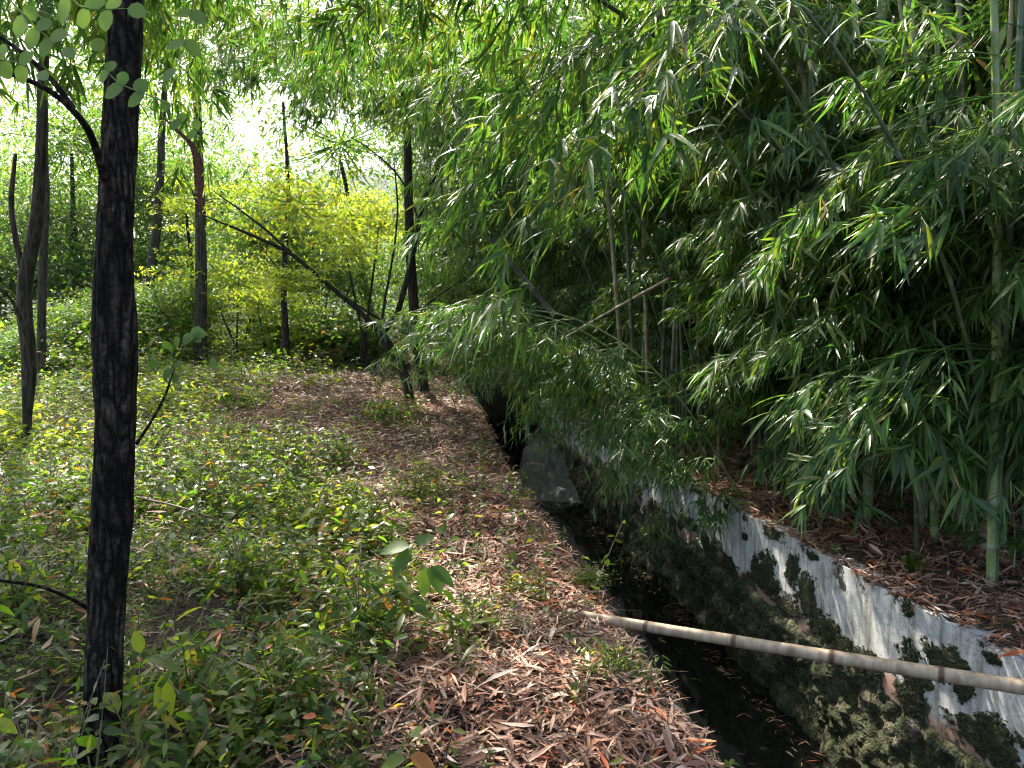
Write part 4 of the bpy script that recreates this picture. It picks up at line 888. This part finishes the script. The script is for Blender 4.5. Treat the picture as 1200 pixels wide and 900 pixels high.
# ------------------------------------------------------------------ low plants and small things
BR = [crown_mesh(s, .42, .26, 46, 15, .06, .42, 'herb_leaf', spread=.08, tm=OVATE, down=.05) for s in (61, 62, 63)]
BRY = [crown_mesh(s, .45, .24, 44, 14, .065, .45, 'yellow_leaf', spread=.09, tm=OVATE, down=.05) for s in (66, 67)]
BRS = [crown_mesh(s, .40, .22, 30, 14, .10, .24, 'herb_leaf', spread=.1, tm=OVATE, down=.2) for s in (64, 65)]
for px_, py_, sc_, ms, lab in [(330, 560, 1.2, BR, 'leafy bramble mound between the trunk and the red litter patch'), (235, 610, 1.0, BRS, 'bushy herb just right of the near trunk'), (495, 590, .9, BR, 'dark bramble clump at the edge of the litter, toward the canal'),
                               (285, 700, 1.0, BR, 'bramble clump in the middle of the herb slope'), (420, 760, 1.05, BRS, 'narrow leaved bush bordering the near leaf litter'), (60, 600, 1.1, BR, 'bramble left of the near trunk in the sun'),
                               (330, 850, .9, BR, 'low bramble at the bottom, left of the dead leaves'), (225, 850, .9, BRS, 'narrow leaved herb at the bottom beside the near trunk'), (430, 640, .85, BRS, 'pale leaved herb in the sunny spot by the litter'), (20, 740, 1.0, BRS, 'long leaved herb at the left edge'),
                               (280, 480, 1.3, BR, 'bramble mound behind the twig of the near trunk'), (190, 540, 1.2, BR, 'sunlit bramble further back beside the near trunk'), (400, 545, .9, BR, 'small bramble on the red litter'), (110, 470, 1.6, BR, 'wide bramble thicket in sun left of the near trunk'), (450, 500, 1.1, BRS, 'tuft of leaves before the forked tree'), (722, 795, .42, BRS, 'small pale leaved herb on dead leaves near the fallen pole'), (690, 690, .35, BR, 'tiny herb at the lip of the canal before the pole'),
  (20, 520, 1.5, BRY, 'yellow-green sunlit bramble at the foot of the left trunk'), (75, 540, 1.4, BRY, 'yellow-green sunlit bramble touching the near trunk on its left'), (200, 480, 1.5, BRY, 'yellow-green sunlit bramble right of the near trunk, far one'), (330, 430, 1.6, BRY, 'yellow-green bramble at the top of the red litter patch'), (620, 700, .35, BRY, 'tiny yellow-green herb on the litter strip'), (370, 625, 1.0, BRY, 'yellow-green bramble in the middle of the slope'), (560, 740, .45, BR, 'small green herb amid dead leaves left of the fallen pole')]:
    g = G(px_, py_); root = empty('bramble', g); tag(root, lab, 'bramble')
    o = add_crown(root, g+Vector((0, 0, .15*sc_)), ms, sc_, 'foliage')
    mb = MB()
    for q in range(7):
        a_ = random.uniform(0, 6.28); h_ = random.uniform(.25, .5)*sc_; r_ = random.uniform(.1, .35)*sc_
        tube(mb, smooth_path([(0, 0, -.03), (math.cos(a_)*r_*.4, math.sin(a_)*r_*.4, h_*.8), (math.cos(a_)*r_, math.sin(a_)*r_, h_)], 6), np.linspace(.004, .0015, 6), 4, False)
    mb.build('stem', M['dry_stem'], root)
for k_ in range(22):
    y_ = random.uniform(14, 23); x_ = P(random.uniform(-20, 440), 400, y_).x; g = Vector((x_, y_, float(H(x_, y_)))); root = empty('bramble', g); tag(root, 'leafy bramble in the sunlit undergrowth before the far shrubs', 'bramble', 'brambles in the far undergrowth')
    z_ = random.uniform(1.6, 3.0); add_crown(root, g+Vector((0, 0, .15*z_)), random.choice([BR, BR, BRY]), z_, 'foliage')
    mb = MB(); tube(mb, [(0, 0, -.05), (0, .05, .2*z_), (.1, 0, .4*z_)], [.01, .007, .004], 4, False); mb.build('stem', M['dry_stem'], root)
def seedling(label, base, stem, lvs, mat='herb_leaf', wr=.55, name='seedling', droop=.2):
    root = empty(name, base); tag(root, label, 'plant')
    mb = MB(); pth = smooth_path([tuple(Vector(p)-base) for p in [base]+stem], 12); tube(mb, pth, np.linspace(.005, .002, 12), 5); mb.build('stem', M['dry_stem'], root)
    leaf_cluster('leaves', [q[0] for q in lvs], [q[1] for q in lvs], [q[2] for q in lvs], wr, OVATE, mat, root, normals=[(random.uniform(-.3, .3), -.45, 1) for q in lvs], droop=droop)
g = G(478, 768); d = g.y
def pv(a_, b_, c_, e_, dd=0): return (P(a_, b_, d), P(c_, e_, d+dd)-P(a_, b_, d), (P(c_, e_, d+dd)-P(a_, b_, d)).length*1.1)
seedling('seedling with two broad translucent leaves above the litter edge', g, [P(480, 720, d), P(470, 680, d), P(478, 640, d)],
         [pv(480, 640, 446, 642), pv(482, 645, 462, 666, -.06), pv(505, 665, 530, 680), pv(500, 665, 496, 692), pv(503, 664, 516, 690, -.05), pv(474, 690, 450, 700, .1), pv(480, 700, 500, 715), pv(490, 640, 506, 622, .1)], 'near_leaf', .62)
g = G(112, 890); d = g.y
seedling('bright sprout at the foot of the near trunk', g, [P(118, 830, d), P(122, 790, d)], [pv(120, 800, 120+q[0], 800+q[1], q[2]) for q in [(-34, -4, 0), (30, -10, 0), (-20, 16, -.1), (22, 18, -.05), (-8, -24, 0), (10, 30, -.1)]], 'near_leaf', .3)
g = G(235, 900); d = g.y
seedling('dark seedling with large hanging leaves right of the near trunk', g, [P(215, 820, d), P(190, 790, d), P(168, 765, d)], [pv(*q) for q in [(190, 790, 196, 838), (172, 770, 212, 780), (165, 765, 158, 735), (170, 768, 178, 756, .1), (205, 810, 232, 822)]], wr=.42)
g = G(1068, 668); d = g.y
seedling('tiny green seedling alone on the litter of the right bank', g, [P(1066, 655, d)], [pv(1066, 655, 1066+q[0], 655+q[1], q[2]) for q in [(-14, 4, 0), (12, -6, 0), (10, 8, -.1), (-9, -8, .1), (2, 13, -.1)]], wr=.5)
for px_, py_, lab in [(1188, 672, 'low tuft of fresh bamboo leaves at the right edge of the litter'), (1020, 560, 'small bamboo shoot tuft at the foot of the bright green culm')]:
    g = G(px_, py_); root = empty('bamboo_shoot', g); tag(root, lab, 'bamboo')
    mb = MB(); tube(mb, np.array([(0, 0, -.02), (0, 0, .2), (-.02, 0, .42)]), [.006, .004, .002], 5); mb.build('stem', M['culm_green'], root)
    for q in range(5):
        o = bpy.data.objects.new('leafy_branch', SPR[5]); col.objects.link(o); o.parent = root; o.location = (0, 0, .15+.06*q); o.rotation_euler = (0, -.5, FACE+random.uniform(-1.5, 1.5)); o.scale = (.6, .6, .6)
# dry leaf sheath hanging in the upper left, and dead leaves caught in the grove
def ribbon(name, pts, width, mat, label=None, cat=None, parent=None):
    mb = MB(); pp = smooth_path([tuple(p) for p in pts], 14); wdt = width*np.sin(np.linspace(.12, math.pi-.1, 14))**.6
    org = pp[0].copy()
    V = np.stack([pp-org-np.array([1, .3, 0])*wdt[:, None]/2, pp-org+np.array([0, .25, 0])*wdt[:, None], pp-org+np.array([1, .3, 0])*wdt[:, None]/2], 1)
    Q = [[i*3+j, i*3+j+1, (i+1)*3+j+1, (i+1)*3+j] for i in range(13) for j in range(2)]
    mb.add(V.reshape(-1, 3), Q); o = mb.build(name, M[mat], parent, loc=org)
    if label: tag(o, label, cat)
    return o
ribbon('dead_leaf', [P(192, 138, 3.0), P(210, 155, 3.0), P(225, 170, 3.0), P(232, 205, 3.0), P(236, 252, 3.0)], .026, 'sheath', 'long red-brown dry leaf hanging in the upper left', 'dead leaf')
for px_, py_, d, lab in [(1079, 262, 4.3, 'pink-brown dead leaf hanging high at the right'), (1019, 276, 4.2, 'curled brown dead leaf hanging left of the pink one'), (963, 232, 4.4, 'small reddish dead leaf above the centre of the grove'), (994, 492, 4.5, 'brown dead leaf hanging low in front of the green culm')]:
    ribbon('dead_leaf', [P(px_, py_, d), P(px_+4, py_+15, d), P(px_-2, py_+28, d)], .013, 'dead_leaf', lab, 'dead leaf')
# twigs lying about
def twig(label, pts, r, mat='dry_stem', name='dry_twig'):
    mb = MB(); pp = smooth_path([tuple(p) for p in pts], 16); pp = pp+.006*np.stack([fbm(pp[:, 0], pp[:, 1], 9), fbm(pp[:, 1], pp[:, 0], 9), 0*pp[:, 0]], -1)
    tube(mb, pp-pp[0], np.linspace(r, r*.5, 16), 6); o = mb.build(name, M[mat], loc=pp[0]); tag(o, label, 'twig')
twig('long pale dry stick across the herbs right of the near trunk', [G(162, 617, .22), G(215, 628, .2), G(300, 645, .12), G(330, 655, .08)], .009, 'culm_pale')
twig('short dry stick lying before the forked tree', [G(452, 472, .06), G(478, 484, .04)], .012, 'culm_pale')
twig('thin bleached stem lying on the litter behind the fallen pole', [G(600, 640, .04), G(640, 700, .05)], .005)
def wp(px, py): r = ray(px, py); t = (WATER+.008-CAMZ)/r.z; return Vector((0, 0, CAMZ))+r*t
twig('pale floating twig along the water edge below the wall, nearest one', [wp(955, 852), wp(980, 875), wp(1015, 900)], .011, 'culm_pale', 'floating_twig')
twig('pale floating twig in the middle of the water edge line', [wp(898, 795), wp(925, 815), wp(972, 852)], .007, 'culm_pale', 'floating_twig')
twig('pale floating twig farther back at the water edge', [wp(733, 623), wp(760, 650), wp(797, 690)], .009, 'culm_pale', 'floating_twig')
twig('short floating twig between the middle and the far ones', [wp(810, 711), wp(830, 730), wp(858, 755)], .007, 'culm_pale', 'floating_twig')
print('bamboos', NB[0])
